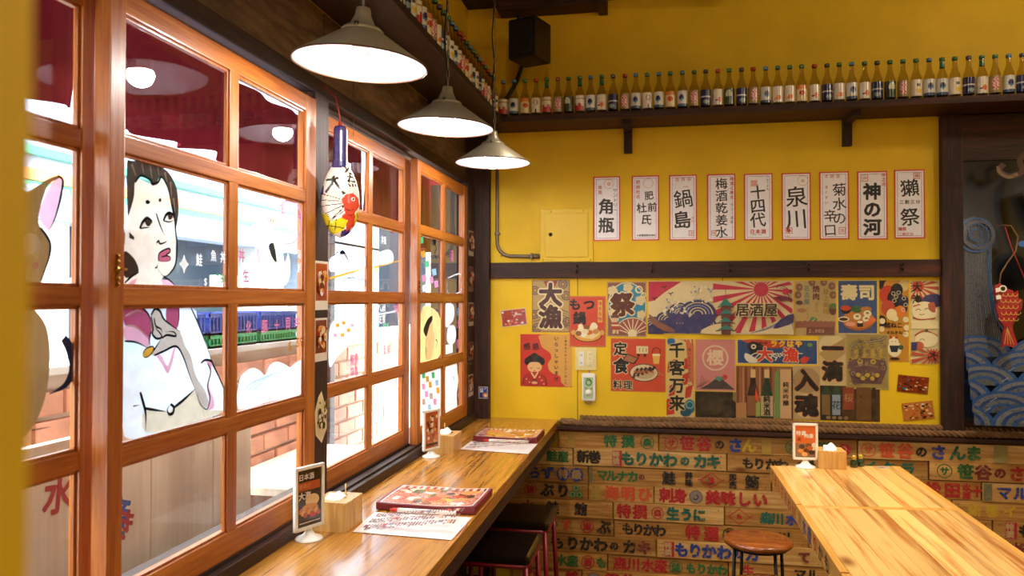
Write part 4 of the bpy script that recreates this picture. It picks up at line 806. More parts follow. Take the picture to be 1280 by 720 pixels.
# festival fan
mb, P, W = sheet('p', -.295, -.079, 1.412, 1.716, H('8c5a50'), YW-.0015)
P.frame(.5, .5, W-1, 99, 1, H('d0b080')); P.circ(36, 45, 35, OUT, 45, 40); P.circ(36, 45, 33.5, H('2e86a4'), 43, 40)
for a, b, r in ((10, 16, 9), (38, 10, 9), (60, 34, 9), (62, 60, 8), (8, 56, 6)):
    for k in range(5): P.circ(a+r*.55*math.cos(k*1.257), b+r*.55*math.sin(k*1.257), r*.5, H('d8c694'), n=10)
P.ring(58, 14, 7, 2.5, OUT); P.ring(66, 24, 5, 2, OUT)
P.text('祭', 28, 42, 44, H('5a2c20'), .05, outline=OUT, ow=.05, rot=-6)
fan = [(46, 96)]+[(46+32*math.cos(math.radians(a)), 96+30*math.sin(math.radians(a))) for a in range(190, 351, 10)]
P.poly(fan, H('9c5248'))
for a in range(200, 350, 18): P.line([(46, 96), (46+30*math.cos(math.radians(a)), 96+28*math.sin(math.radians(a)))], 1.6, OUT, 0)
P.ring(46, 96, 33, 1.5, OUT, 31, 24, 185, 355); P.circ(46, 95, 8, OUT)
P.circ(15, 67, 7, H('d8b890')); P.poly([(8, 62), (15, 57), (22, 62), (22, 66), (8, 66)], H('6a4030')); P.poly([(9, 74), (21, 74), (24, 88), (6, 88)], H('a84838')); P.rect(10, 88, 4, 7, H('d8c090')); P.rect(17, 88, 4, 7, H('d8c090')); P.rect(8, 78, 14, 3, H('e0c898'))
done(mb, 'blue and brown festival poster with a big outlined character over a paper fan')
# wide wave poster: plain rolling waves, pagoda, rays
mb, P, W = sheet('p', -.070, .698, 1.428, 1.720, H('d8c490'), YW-.0015)
CRM = H('dcc896'); CRI = H('c02c48'); NV = H('3a3a68')
P.rect(1, 1, W-2, 98, CRM); P.poly([(1, 1), (62, 1), (30, 22), (12, 37), (1, 39)], CRI)
sx, sy = 206, 16; x0r = 120
for k in range(22):
    a0 = k*2*PI/22; 
    def edge(a):
        dx, dy = math.cos(a), math.sin(a); t = 1e9
        if dx > 0: t = min(t, (W-2-sx)/dx)
        if dx < 0: t = min(t, (x0r-sx)/dx)
        if dy > 0: t = min(t, (97-sy)/dy)
        if dy < 0: t = min(t, (1.5-sy)/dy)
        return (sx+dx*t, sy+dy*t)
    P.poly([(sx, sy), edge(a0), edge(a0+PI/24)] , CRI)
P.circ(sx, sy, 13, CRI)
for bx, by, br in ((12, 86, 26), (40, 74, 26), (74, 80, 26), (104, 82, 22)):
    P.circ(bx, by, br, NV, br*.72)
    for r in (.8, .6, .4): P.ring(bx, by, br*r, 1.6, CRM, br*r*.72, 22, 180, 360)
for bx, by, br in ((60, 60, 24), (92, 62, 34)):
    P.circ(bx, by, br, NV, br*.8)
    for r in (.82, .64, .46, .28): P.ring(bx, by, br*r, 2, CRM if r != .64 else H('8a92b4'), br*r*.8, 24, 180, 360)
P.rect(1, 84, 128, 14, NV)
rr = random.Random(3)
for k in range(110): a = rr.uniform(20, 122); b = rr.uniform(6, 60); P.circ(a, b*.6+4 if a > 80 else b*.6+30, rr.uniform(.8, 2.6), H(rr.choice(['dcd0b0', 'c8c4b8', '8a8c9c', 'e8dcb8'])), n=7)
P.poly([(96, 98), (112, 84), (134, 80), (152, 88), (160, 98)], CRM, 2)
P.poly([(2, 62), (20, 76), (44, 88), (50, 96), (30, 94), (8, 80)], H('8a5a48'), 2)
P.poly([(160, 98), (200, 92), (232, 74), (262, 58), (262, 98)], CRM)
for k in range(9): P.line([(186+k*3, 97-k), (214+k*3, 90-k*2), (240+k*2, 78-k*2), (261, 66+k*3)], 1.3, NV if k % 2 else H('a8a8a8'))
P.poly([(226, 88), (240, 70), (262, 60), (262, 76), (244, 84)], NV, 2)
for k, b in enumerate((40, 55, 70, 84)):
    P.poly([(128-k*1, b+9), (142, b-3 if k else b-9), (156+k*1, b+9), (150, b+6), (134, b+6)], H('2a7a70')); P.rect(134, b+6, 17, 10, H('6a3a30')); P.line([(127-k, b+9), (142, b+7), (157+k, b+9)], 1.6, H('4a2c28'), 0)
P.line([(142, 10), (142, 32)], 1, H('5a4a44'), 0); P.rect(136, 92, 14, 7, H('5a2c28'))
for a, b in ((30, 12), (42, 24), (12, 33)): P.line([(a-4, b-2), (a, b), (a+5, b-3)], 1.8, H('3a2a24')); P.line([(a, b), (a+1, b+4)], 1.4, H('3a2a24'))
for k in range(4): P.line([(232+k*6, 14), (240+k*4, 8+k*6), (258, 20+k*5)], 1.1, H('4a2430'))
P.poly([(226, 30), (248, 28), (262, 36), (240, 38)], H('6a2838')); P.circ(248, 20, 6, H('c83048'))
P.text('居酒屋', 172, 54, 25, H('33241c'), .03, pitch=25, outline=CRM, ow=.05); done(mb, 'wide poster of navy waves, green-roofed pagoda and crimson sun rays')
# grilled meat menu, pale
mb, P, W = sheet('p', .704, .913, 1.426, 1.720, H('c8ae78'), YW-.001)
P.rect(1, 1, W-2, 98, H('c0a468'))
for a, b in ((8, 12), (6, 26), (64, 10), (66, 26), (30, 3), (50, 3)): P.circ(a, b, 6, H('8a6048'), 7); P.circ(a+1, b, 2, H('b08a60'))
P.text('名古屋', 21, 14, 11, H('6a8a80'), .02, True, 12); P.text('焼肉', 37, 15, 13, H('70382c'), .03, True, 14); P.text('極上美味', 54, 20, 11, H('a08840'), .02, True, 12); P.text('ひつまぶし', 22, 50, 5, H('8a7450'), 0, True, 5.5); P.text('盛合せ', 38, 42, 6, H('9a7c50'), 0, True, 6.5)
P.circ(66, 52, 7, H('6a3c34'), 10); P.circ(66, 46, 7, H('5a7a3c'), 5); P.circ(8, 40, 6, H('5a4034'), 4); P.circ(12, 54, 8, H('b07850'), 4)
P.circ(32, 70, 7, H('4a8a50'), 4); P.poly([(2, 74), (26, 72), (W-2, 74), (W-2, 84), (2, 86)], H('96604c'))
for a in range(6): P.line([(12+a*9, 74), (18+a*9, 68)], 1.6, H('d0a878'))
P.rect(20, 84, 48, 14, H('7c4a40')); P.text('2,000', 26, 91, 9, H('d8b888')); done(mb, 'faded tan poster of grilled meat with pale vertical characters')
# sushi
mb, P, W = sheet('p', .922, 1.119, 1.439, 1.721, H('d8c894'), YW-.001)
P.rect(1, 1, W-2, 98, H('3a5484')); P.text('壽司', 20, 23, 30, H('e8d89c'), .045, pitch=31)
P.circ(36, 76, 28, H('a85a28'), 18); P.circ(36, 73, 28, H('c8803c'), 17)
P.circ(14, 56, 9, H('201c20'), 7); P.circ(14, 52, 9, H('d04820'), 5); P.circ(34, 54, 10, H('3a6a38'), 7); P.circ(50, 54, 10, H('b87838'), 5)
P.circ(10, 73, 10, H('ecdca8'), 5); P.circ(10, 73, 8, H('4a2820'), 3)
for a, b in ((34, 68), (52, 62), (50, 72)): P.circ(a, b, 7, H('f0e4bc'), 6); P.circ(a, b-1, 3, H('8a8a40'), 2)
P.circ(60, 74, 7, H('e87838'), 5); P.circ(22, 82, 9, H('e8a080'), 4); P.circ(54, 80, 8, H('d8743c'), 4); P.rect(34, 78, 10, 9, H('181818')); P.circ(39, 78, 5, H('f0e8c8'), 2.4)
done(mb, 'navy blue poster of a round sushi platter under two cream characters')
# carp poster and small cat poster
mb, P, W = sheet('p', 1.128, 1.270, 1.294, 1.720, H('c88a28'), YW-.0008)
for k, (a, b, r, c) in enumerate(((5, 4, 7, '2a2030'), (14, 8, 9, 'e09a30'), (28, 6, 6, 'd8c078'), (10, 18, 10, 'c84028'), (18, 22, 9, '1c1c20'), (20, 12, 7, '1c1c20'), (28, 26, 6, '20243c'), (26, 34, 6, '20243c'), (10, 34, 8, 'c04830'), (24, 38, 6, 'e07a28'), (14, 42, 6, 'f0dca0'), (2, 50, 6, '2a2030'))): P.circ(a, b, r, H(c), r*1.2)
for a, b in ((16, 16), (19, 20), (22, 15), (17, 25), (28, 22), (30, 30), (27, 36)): P.ring(a, b, 2.4, .7, H('d8d0b0'))
for a, b in ((3, 50), (2, 60), (30, 48), (31, 58), (30, 66), (18, 47)): P.circ(a, b, 3.6, H('ecdca8'))
P.text('超ねこ', 9, 55, 7, INK, .03, pitch=7); P.text('まねきねこ', 10, 64, 4.4, INK, .02, pitch=4.6)
P.circ(17, 84, 8, H('f0e2b4'), 10); P.circ(16, 75, 5.5, H('f4e8c0')); P.poly([(11, 72), (12, 67), (15, 71)], H('c83828')); P.poly([(17, 71), (20, 67), (21, 72)], H('c83828')); P.poly([(11, 80), (22, 80), (20, 88), (13, 88)], H('1c2c3c')); P.circ(24, 82, 3, H('3a5a3c')); P.circ(17, 96, 6, H('2a1c18'), 1.4)
P.circ(14, 75, .6, INK, n=8); P.circ(18, 75, .6, INK, n=8); done(mb, 'narrow amber poster of koi carp over a small white cat with bib')
mb, P, W = sheet('p', 1.277, 1.420, 1.286, 1.718, H('e0cc94'), YW-.001)
def rays(cx, cy, y0, y1, col, n=16):
    for k in range(n):
        a = k*2*PI/n; a2 = a+PI/n
        def e(t):
            dx, dy = math.cos(t), math.sin(t); d = 1e9
            if dx > 1e-6: d = min(d, (W-1-cx)/dx)
            if dx < -1e-6: d = min(d, (1-cx)/dx)
            if dy > 1e-6: d = min(d, (y1-cy)/dy)
            if dy < -1e-6: d = min(d, (y0-cy)/dy)
            return (cx+dx*d, cy+dy*d)
        P.poly([(cx, cy), e(a), e(a2)], col)
rays(9, 7, .5, 26, H('c05038')); P.circ(9, 7, 6.5, H('c84830')); P.text('大漁', 8, 8, 11, INK, .04, True, 14.5)
P.circ(26, 24, 13, H('3a3a6c'), 8); P.rect(14, 22, 18, 8, H('3a3a6c')); P.circ(16, 37, 14, H('f0e2b0'), 12, 30); P.poly([(3, 32), (6, 25), (12, 29)], H('c06040')); P.poly([(20, 28), (27, 26), (28, 38), (22, 36)], H('c06040'), 2); P.poly([(3, 30), (5, 24), (10, 28)], H('f0e2b0'))
P.line([(3, 44), (12, 47), (28, 45)], 1.5, H('b84030')); P.line([(6, 36), (9, 34), (12, 36)], .7, INK); P.line([(16, 35), (19, 33), (22, 35)], .7, INK); P.line([(10, 40), (13, 41), (16, 40)], .5, INK)
P.rect(1, 48, W-2, 10, H('ecdca4')); P.line([(5, 66), (16, 60), (30, 66)], 1.5, H('b84030')); P.circ(18, 60, 2, H('5a5038')); P.circ(18, 71, 13, H('f0e2b0'), 9); P.line([(10, 72), (13, 70), (16, 72)], .6, INK); P.circ(9, 78, 6, H('c06040'), 5); P.poly([(1, 74), (8, 74), (7, 84), (1, 84)], H('3a3a6c'))
rays(25, 90, 82, 99.5, H('c05038')); P.circ(25, 90, 6, H('b84030')); P.ch('大', 25, 90, 10, INK, .05, rot=20)
done(mb, 'tall cream poster of a large lucky cat mirrored between red rays')
# welcome girl
mb, P, W = sheet('p', -.788, -.492, 1.124, 1.420, H('cc3424'), YW-.001)
P.poly([(100, 1), (40, 1), (38, 12), (42, 24), (50, 30), (58, 36), (60, 46), (54, 56), (56, 68), (66, 76), (78, 80), (80, 92), (100, 98)], H('d8a048'), 3)
P.text('感恩', 13, 24, 14, INK, .03, pitch=17, rot=-8); P.text('いらっしゃいませ', 70, 8, 9, INK, .03, True, 11); P.text('ご来店ありがとうございました', 88, 6, 5, INK, .02, True, 6.7)
P.circ(28, 50, 17, H('14100e'), 11); P.circ(28, 41, 7, H('14100e'), 5); P.circ(13, 52, 5, H('14100e'), 7); P.circ(43, 52, 5, H('14100e'), 7); P.circ(28, 62, 14, H('e8b878'), 12); P.poly([(14, 60), (16, 49), (28, 46), (40, 49), (42, 60), (36, 54), (20, 54)], H('14100e'), 3)
P.line([(18, 64), (21, 66), (24, 64)], .9, INK); P.line([(32, 64), (35, 66), (38, 64)], .9, INK); P.circ(28, 70, 1.2, H('b02020'))
P.poly([(6, 98), (8, 82), (20, 73), (36, 73), (48, 82), (52, 98)], H('b42820'), 3); P.poly([(20, 73), (28, 86), (36, 73), (33, 73), (28, 81), (23, 73)], H('e8c890')); P.line([(20, 96), (27, 86), (28, 94)], 1.4, INK); P.line([(36, 96), (29, 86), (28, 94)], 1.4, INK); P.circ(28, 93, 6, H('e0a870'), 2.6)
for a, b in ((12, 86), (18, 92), (42, 88), (46, 95), (38, 82)): P.circ(a, b, 1.5, H('e8a878'), n=8)
P.line([(6, 98), (7, 86), (12, 78)], 1, INK); P.line([(51, 98), (49, 84), (44, 79)], 1, INK); done(mb, 'red and ochre poster of a bowing girl in a kimono')
# set meal
mb, P, W = sheet('p', -.275, .025, 1.107, 1.401, H('d04c2c'), YW-.001)
P.frame(.8, .8, W-1.6, 98.4, .8, H('b86a48')); P.text('定', 18, 20, 26, INK, .04, outline=OUT, ow=.04); P.text('食', 19, 52, 30, INK, .04, outline=OUT, ow=.04); P.text('料理', 13, 88, 18, INK, .03, pitch=19, outline=OUT, ow=.04)
P.circ(62, 64, 27, H('2a1814'), 17); P.circ(62, 64, 25.5, H('d8c698'), 15.5); P.circ(62, 65, 20, H('c0a878'), 11)
for k in range(5): a = 46+k*8; P.line([(a-4, 74-k*3), (a+5, 56-k)], 5, H('3a2018'), 0); P.circ(a, 62, 2.6, H('b8623c')); P.circ(a+2, 68-k, 2.2, H('c88a5c')); P.line([(a+5, 60), (a+20, 68)], .8, H('c8a868'), 0)
P.poly([(22, 42), (30, 28), (52, 36), (44, 48)], H('2a1814')); P.poly([(24, 41), (31, 30), (50, 37), (43, 46)], H('a87048')); P.rect(48, 14, 22, 14, H('e0cc94')); P.text('111', 54, 21, 10, INK); P.circ(52, 31, 2.5, INK); P.circ(64, 31, 2.5, INK)
P.ring(85, 24, 8, 1.2, INK); P.poly([(78, 30), (92, 30), (90, 47), (80, 47)], H('e0b050')); P.rect(78, 28, 14, 4, H('ecd8a0')); done(mb, 'orange-red set-meal poster with a plate of grilled skewers')
# 千客万来
mb, P, W = sheet('p', .030, .180, .973, 1.404, H('d8bc78'), YW-.001)
for k in range(5): P.poly([(16+k*5, 1), (18+k*5, 1), (34, 10+k*4), (34, 7+k*4)], H('c83c28'))
for a, b in ((2, 30), (22, 26), (20, 46), (4, 60), (2, 80), (24, 62)): P.poly([(a, b), (a+9, b-4), (a+6, b+12), (a-1, b+14)], H('c43a28'))
P.poly([(0, 78), (8, 74), (10, 96), (0, 98)], H('c43a28')); P.poly([(24, 1), (34, 8), (34, 60), (28, 52)], H('cc6a44')); P.circ(6, 4, 5, H('2a6a9a')); P.circ(29, 86, 7, H('206474'), 9); P.circ(24, 94, 7, H('1c5060'), 5); P.ring(29, 84, 5, 1.2, H('8ab0a8'))
P.text('千客万来', 13, 15, 20, INK, .04, True, 22.5, outline=H('e0c884'), ow=.03); P.text('商いよろずうけたまわり', 28.5, 14, 4.2, INK, 0, True, 5); done(mb, 'tall red and cream banner poster with four black brush characters')
# pink cherry
mb, P, W = sheet('p', .185, .396, 1.122, 1.401, H('c89880'), YW-.001)
P.rect(1, 1, W-2, 98, H('cc8076')); P.ring(38, 36, 25, 3, H('dcc09c')); P.ch('櫻', 38, 36, 32, H('e0c49c'), .03); P.poly([(8, 97), (24, 88), (40, 76), (50, 76), (64, 88), (W-1, 97)], H('4a403c')); P.poly([(34, 80), (40, 72), (50, 72), (56, 80), (50, 78), (46, 82), (40, 78)], H('5a8a78')); P.circ(56, 73, 5, H('b83c34'))
for k in range(5): P.line([(2+k*2, 94), (10+k*3, 84), (12+k*4, 70+k*3)], .7, H('6a4438'))
done(mb, 'dusty pink poster with an encircled cream character over a mountain')
mb, P, W = sheet('p', .184, .399, .975, 1.117, H('2c2418'), YW-.001)
P.circ(60, 50, 50, H('3a3020'), 40); P.circ(80, 60, 26, H('463a26'), 20); P.circ(120, 70, 20, H('3e3424')); P.poly([(140, 0), (151, 0), (151, 40), (140, 30)], H('8a7448')); done(mb, 'small dark brown poster under the pink cherry one')
# blue catch poster
mb, P, W = sheet('p', .405, .820, 1.272, 1.404, H('d8c89c'), YW-.0008)
P.rect(3, 3, W-6, 94, H('2a4a78')); P.poly([(20, 3), (150, 3), (190, 30), (110, 34), (50, 16)], H('c84828'), 2)
P.poly([(40, 24), (64, 8), (110, 30), (96, 62), (60, 66), (48, 44)], H('1c1c2c'), 3); P.circ(66, 30, 10, H('e8dcb4')); P.circ(66, 30, 5, INK)
for k in range(9): P.line([(50+k*20, 70+(k % 3)*8), (80+k*18, 56), (120+k*17, 80-k*3)], 4, H('dcd4b4'))
for k in range(8): P.line([(150+k*12, 50), (170+k*12, 84)], 2, H('28304a'), 0)
P.poly([(34, 56), (62, 70), (90, 90), (50, 96), (30, 76)], H('e0d8b8'), 2)
P.text('ラクはや', 145, 17, 28, H('e8c030'), .06, pitch=32, outline=RD, ow=.05); P.text('下関名産', 84, 14, 10, INK, .02); P.text('大漁', 110, 62, 62, H('d03c28'), .05, pitch=100, outline=H('e8dcb8'), ow=.03); P.poly([(246, 80), (262, 66), (284, 72), (270, 94), (252, 94)], H('d03c28')); P.circ(284, 20, 10, H('6a9a4c'), 8)
done(mb, 'blue and red banner poster of a leaping fish')
# bottle photograph
mb, P, W = sheet('p', .400, .693, .975, 1.260, H('8a5a34'), YW-.0012)
for k in range(14): P.rect(2+k*5, 2, 2.5, 96-k*2, H(('6a2c1c', 'a0603a', 'b8845a')[k % 3]))
P.rect(74, 2, W-76, 96, H('8c6440')); P.poly([(0, 70), (W, 66), (W, 99), (0, 99)], H('b07c4c'))
for cx, c1, c2, top in ((31, '2a1c1c', 'c04a28', 'd8b070'), (56, '1c3a24', '2a5030', 'd0b078')):
    P.poly([(cx-5, 98), (cx-12, 98), (cx-12, 62), (cx-5, 30), (cx-4, 6), (cx+4, 6), (cx+5, 30), (cx+12, 62), (cx+12, 98)], H(c1)); P.rect(cx-4.5, 6, 9, 16, H(top)); P.rect(cx-11, 56, 22, 38, H('b8a070' if cx > 40 else '8a5a3a'))
P.text('純米酒', 56, 62, 13, INK, .04, True, 12.5); P.poly([(36, 40), (42, 62), (41, 70), (34, 60)], H('d8502c')); P.poly([(36, 70), (44, 66), (44, 94), (36, 96)], H('90a048'))
P.poly([(70, 12), (78, 4), (80, 98), (70, 96)], H('6a8a4c')); P.rect(80, 5, 20, 92, H('c8a070')); P.text('純米吟醸', 90, 34, 11, H('2a1c14'), .03, True, 11.5); P.poly([(100, 5), (104, 8), (104, 98), (100, 97)], H('4a2c1c')); done(mb, 'photo poster of two sake bottles beside a boxed one')
# calligraphy sheets
mb, P, W = sheet('p', .824, .960, 1.162, 1.446, H('c8b078'), YW-.0004); P.circ(24, 26, 23, H('d8c48c')); P.circ(24, 74, 24, H('c4a870')); P.poly([(0, 40), (47, 10), (47, 40), (20, 60)], H('ac9058'))
P.text('一滴', 25, 31, 38, INK, .06, True, 42, outline=H('b86040'), ow=.018); done(mb, 'cream calligraphy sheet whose upper character is one thick horizontal stroke')
mb, P, W = sheet('p', .694, .830, .979, 1.265, H('b89c68'), YW-.002); P.circ(24, 27, 24, H('a08458')); P.circ(24, 74, 23, H('c8b07c'))
P.text('入魂', 24, 27, 42, INK, .06, True, 47, outline=H('b86040'), ow=.018); done(mb, 'cream calligraphy sheet with two heavy characters right of the bottle photo poster')
# temple engraving
mb, P, W = sheet('p', .961, 1.172, 1.148, 1.439, H('a08a4c'), YW-.0022)
P.frame(.5, .5, W-1, 99, 1, H('c0ac74')); V = H('6a4c4c'); D = H('4c4848'); Yy = H('bc9c3c')
P.line([(8, 26), (16, 16), (40, 14), (60, 10), (68, 4)], 4, D); P.line([(8, 26), (16, 16), (40, 14), (60, 10), (68, 4)], 1.6, H('b0a47c'))
for k in range(8): P.rect(8+k*7, 28, 5, 14, Yy if k % 2 else H('8a7450'))
P.poly([(6, 44), (66, 44), (70, 62), (60, 90), (12, 90), (2, 62)], V)
for a, b in ((24, 50), (46, 50)): P.circ(a, b, 5, Yy); P.circ(a, b, 2, D)
P.line([(16, 60), (35, 56), (54, 60)], 3, H('8a6a58')); P.line([(10, 46), (35, 42), (60, 46)], 2, Yy)
rr = random.Random(5)
for k in range(60): P.ring(rr.uniform(5, 66), rr.uniform(5, 94), rr.uniform(1.5, 4), .8, rr.choice([Yy, D, H('c0ac74'), V, H('8a7a40')]), n=10)
for a in range(5): P.circ(20+a*8, 74+(a % 2)*6, 4, Yy)
done(mb, 'ochre and purple engraving poster of an ornate carved portal')
# dark bottles photo
mb, P, W = sheet('p', .831, 1.128, .979, 1.163, H('4a3018'), YW-.0016)
P.rect(0, 0, 60, 99, H('2a2418'))
for cx, c in ((16, '7a5c34'), (44, '8a949c')): P.rect(cx-12, 20, 24, 64, H('24402c')); P.rect(cx-11, 26, 22, 58, H(c)); P.poly([(cx-12, 20), (cx-4, 2), (cx+4, 2), (cx+12, 20)], H('24402c'))
P.text('花', 44, 56, 26, H('2a4450'), .02); P.rect(62, 4, 30, 64, H('8a3c24')); P.text('桜', 77, 34, 26, H('b08a58')); P.rect(98, 3, 40, 94, H('6a4824')); P.text('純米', 110, 30, 10, H('3a2410'), 0, True, 14); P.rect(140, 3, 10, 30, H('3a2410')); P.rect(140, 56, 10, 38, H('382614'))
for a in range(4): P.circ(22+a*16, 92, 6, H('8a7048'), 5)
done(mb, 'dim brown photo poster of sake bottles and a wooden box')
# food snapshots
def food(mb, P, W, seed, base, cols, sheets=None):
    rr = random.Random(seed); P.rect(2, 3, W-4, 94, H(base))
    for k in range(46):
        a = rr.uniform(8, W-8); b = rr.uniform(10, 90); r = rr.uniform(4, 14); c = H(rr.choice(cols)); n = rr.randint(5, 8)
        P.poly([(min(max(a+r*rr.uniform(.6, 1)*math.cos(2*PI*q/n), 3), W-3), min(max(b+r*.6*rr.uniform(.6, 1)*math.sin(2*PI*q/n), 4), 96)) for q in range(n)], c)
def photo(cx, cz, w_, h, ang, seed, base, cols, label, border=True, name='photo'):
    mb = MB(); ux = Vector((math.cos(ang), 0, math.sin(ang))); vz = Vector((math.sin(ang), 0, -math.cos(ang)))
    o = Vector((cx, YW-.003, cz))-ux*w_/2-vz*h/2
    P = Print(mb, o, ux, vz, h/100, 'gloss', .0002); W = w_/h*100
    P.rect(0, 0, W, 100, H('ece0cc') if border else H(base)); food(mb, P, W, seed, base, cols); tag(mb.build(name), label, 'photo')
photo(-.826, 1.514, .145, .095, .12, 1, 'a82c14', ['c83c18', 'e8642c', '7a1c10', 'f0b088', 'f4e8d8', 'b03418'], 'tilted white-edged snapshot of red grilled food at left of posters')
photo(1.289, 1.178, .150, .088, -.09, 2, '8a3418', ['5a1c10', 'c8683c', '2a6a7a', 'e8d8b0', '3a1410', 'b04828', 'f0c890'], 'borderless snapshot of a dark glazed dish, upper of two by the post', False)
photo(1.313, 1.042, .150, .092, .13, 4, 'c87838', ['f0b060', 'e8e0c8', '2a1c18', 'c04a20', '8a4a20', 'f4d090'], 'borderless snapshot of orange sliced food, lower of two by the post', False)

# ================================================================== SMALL FITTINGS ON THE BACK WALL
t = empty('wall_cabinet_door', (-.521, YW, 1.822), 'yellow painted steel box door flush in the back wall beside the conduit', 'access panel')
MB().box(-.671, -.372, YW-.012, YW-.0005, 1.83, 2.129, 'yellowpaint', .003).build('frame', t); MB().box(-.645, -.400, YW-.018, YW-.011, 1.856, 2.104, 'yellowpaint', .003).build('door', t)
for x, z in ((-.655, 1.842), (-.387, 1.842), (-.61, 2.117), (-.43, 2.117)): MB().lathe([(0, .004), (.005, .003), (.006, 0)], (x, YW-.012, z), 'yellowpaint', 10, Matrix.Rotation(PI/2, 3, 'X')).build('screw', t)
MB().lathe([(0, .008), (.006, .007), (.009, .003), (.011, 0)], (-.612, YW-.018, 1.985), 'hookm', 14, Matrix.Rotation(PI/2, 3, 'X')).build('lock', t)
t = empty('conduit_pipe', (-.92, YW, 1.86), 'grey conduit pipe bending from the shelf down to the yellow box', 'pipe')
pts = [(-.921, 4.385, 2.56), (-.921, 4.385, 2.2), (-.921, 4.385, 1.96)]+[(-.841-.08*math.cos(a), 4.385, 1.945-.08*math.sin(a)) for a in [k*PI/20 for k in range(1, 11)]]+[(-.76, 4.385, 1.863), (-.675, 4.385, 1.863)]
MB().tube(pts, .010, 'conduit', 12).build('pipe', t); MB().tube([(-.72, 4.385, 1.863), (-.68, 4.385, 1.863)], .0135, 'conduit', 12).build('coupling', t); MB().box(-.726, -.716, 4.37, YW, 1.845, 1.881, 'conduit', .002).build('pipe_clip', t); MB().box(-.936, -.906, 4.37, YW, 1.99, 2.0, 'conduit', .002).build('pipe_clip', t)
hooks = [-.461, -.048, .364, .769, 1.230]
for i, x in enumerate(hooks):
    t = empty('coat_hook', (x, 4.372, 1.79), '%s coat hook from the left on the dark rail of the back wall' % ordinal(i+1), 'hook', 'coat hooks on the dark rail')
    MB().box(x-.006, x+.006, 4.367, 4.372, 1.775, 1.812, 'hookm', .0015).build('back_plate', t)
    MB().tube([(x, 4.368, 1.80), (x, 4.352, 1.798), (x, 4.342, 1.808), (x, 4.340, 1.82)], .003, 'hookm', 8).build('upper_prong', t)
    MB().tube([(x, 4.368, 1.785), (x, 4.356, 1.774), (x, 4.346, 1.768), (x, 4.336, 1.774), (x, 4.332, 1.786)], .0035, 'hookm', 8).build('lower_prong', t)
t = empty('switch_plate', (-.413, YW, 1.221), 'ivory wall plate with a rocker switch and a socket, under hot pot poster', 'light switch')
MB().box(-.474, -.353, YW-.009, YW-.0005, 1.222, 1.348, 'ivory', .004).build('plate', t)
MB().box(-.452, -.424, YW-.013, YW-.008, 1.245, 1.325, 'white', .002).build('socket_insert', t); MB().box(-.404, -.376, YW-.013, YW-.008, 1.245, 1.325, 'white', .002).build('switch_insert', t)
for k in range(3): MB().box(-.400, -.380, YW-.0155, YW-.0125, 1.249+k*.026, 1.270+k*.026, 'ivory', .0015).build('rocker', t)
for z in (1.262, 1.305):
    m = MB(); m.box(-.443, -.441, YW-.0136, YW-.0125, z-.006, z+.006, 'black'); m.box(-.436, -.434, YW-.0136, YW-.0125, z-.006, z+.006, 'black'); m.build('socket_slot', t)
t = empty('remote_control', (-.397, YW, 1.046), 'white remote control with a round dial hung under the switch plate', 'remote')
MB().box(-.436, -.358, YW-.026, YW-.004, 1.052, 1.206, 'white', .012).build('body', t)
mb = MB(); P = Print(mb, (-.424, YW-.0262, 1.184), (1, 0, 0), (0, 0, -1), .001, 'gloss', .0002); P.rect(0, 0, 53, 118, H('b8d0a0')); P.ring(28, 30, 18, 7, H('4a8a5a')); P.line([(10, 12), (30, 8), (46, 26)], 4, H('2a5a40')); P.text('風', 14, 62, 12, H('3a5a48')); P.circ(44, 64, 4, H('c83828')); mb.build('face_label', t)
MB().lathe([(0, .010), (.013, .009), (.016, .006), (.017, 0)], (-.397, YW-.026, 1.098), 'white', 24, Matrix.Rotation(PI/2, 3, 'X')).build('dial', t)
MB().tube([(-.397, YW-.006, 1.2), (-.394, YW-.008, 1.215), (-.397, YW-.003, 1.222)], .003, 'metal', 8).build('hanging_hook', t); MB().tube([(-.40+.018*math.cos(a*.6), YW-.012, 1.048+.012*math.sin(a*.6)) for a in range(11)], .0025, 'metal', 6).build('wire_loop', t)
# rope lying on the ledge: two turns of three-strand rope
t = empty('rope', (.6, 4.33, .925), 'thick brown twisted rope lying in two lengths along the ledge under the posters', 'rope')
def rope_mesh(x0, x1, yc, zc, R, pitch, curl=False):
    mb = MB(); n = int((x1-x0)/.0075)
    for s_ in range(3):
        pts = []
        for i in range(n+1):
            x = x0+(x1-x0)*i/n; a = 2*PI*(x/pitch)+s_*2*PI/3; w_ = .003*math.sin(x*7); pts.append((x, yc+R*.52*math.cos(a)+w_, zc+R*.52*math.sin(a)+.0035*math.sin(x*4.3)))
        mb.tube(pts, R*.52, 'rope', 7)
    return mb
rope_mesh(-.50, 3.15, 4.352, .9345, .0185, .085).build('rope_length', t); rope_mesh(-.44, 3.15, 4.378, .958, .0185, .08).build('rope_length', t)
mb = MB(); 
for s_ in range(3): mb.tube([(-.51+.038*math.cos(a/9*2*PI+.4)+.009*math.cos(a*1.4+s_*2.09), 4.362+.022*math.sin(a/9*2*PI+.4), .937+.009*math.sin(a*1.4+s_*2.09)) for a in range(10)], .0095, 'rope', 7)
mb.build('rope_end_loop', t)
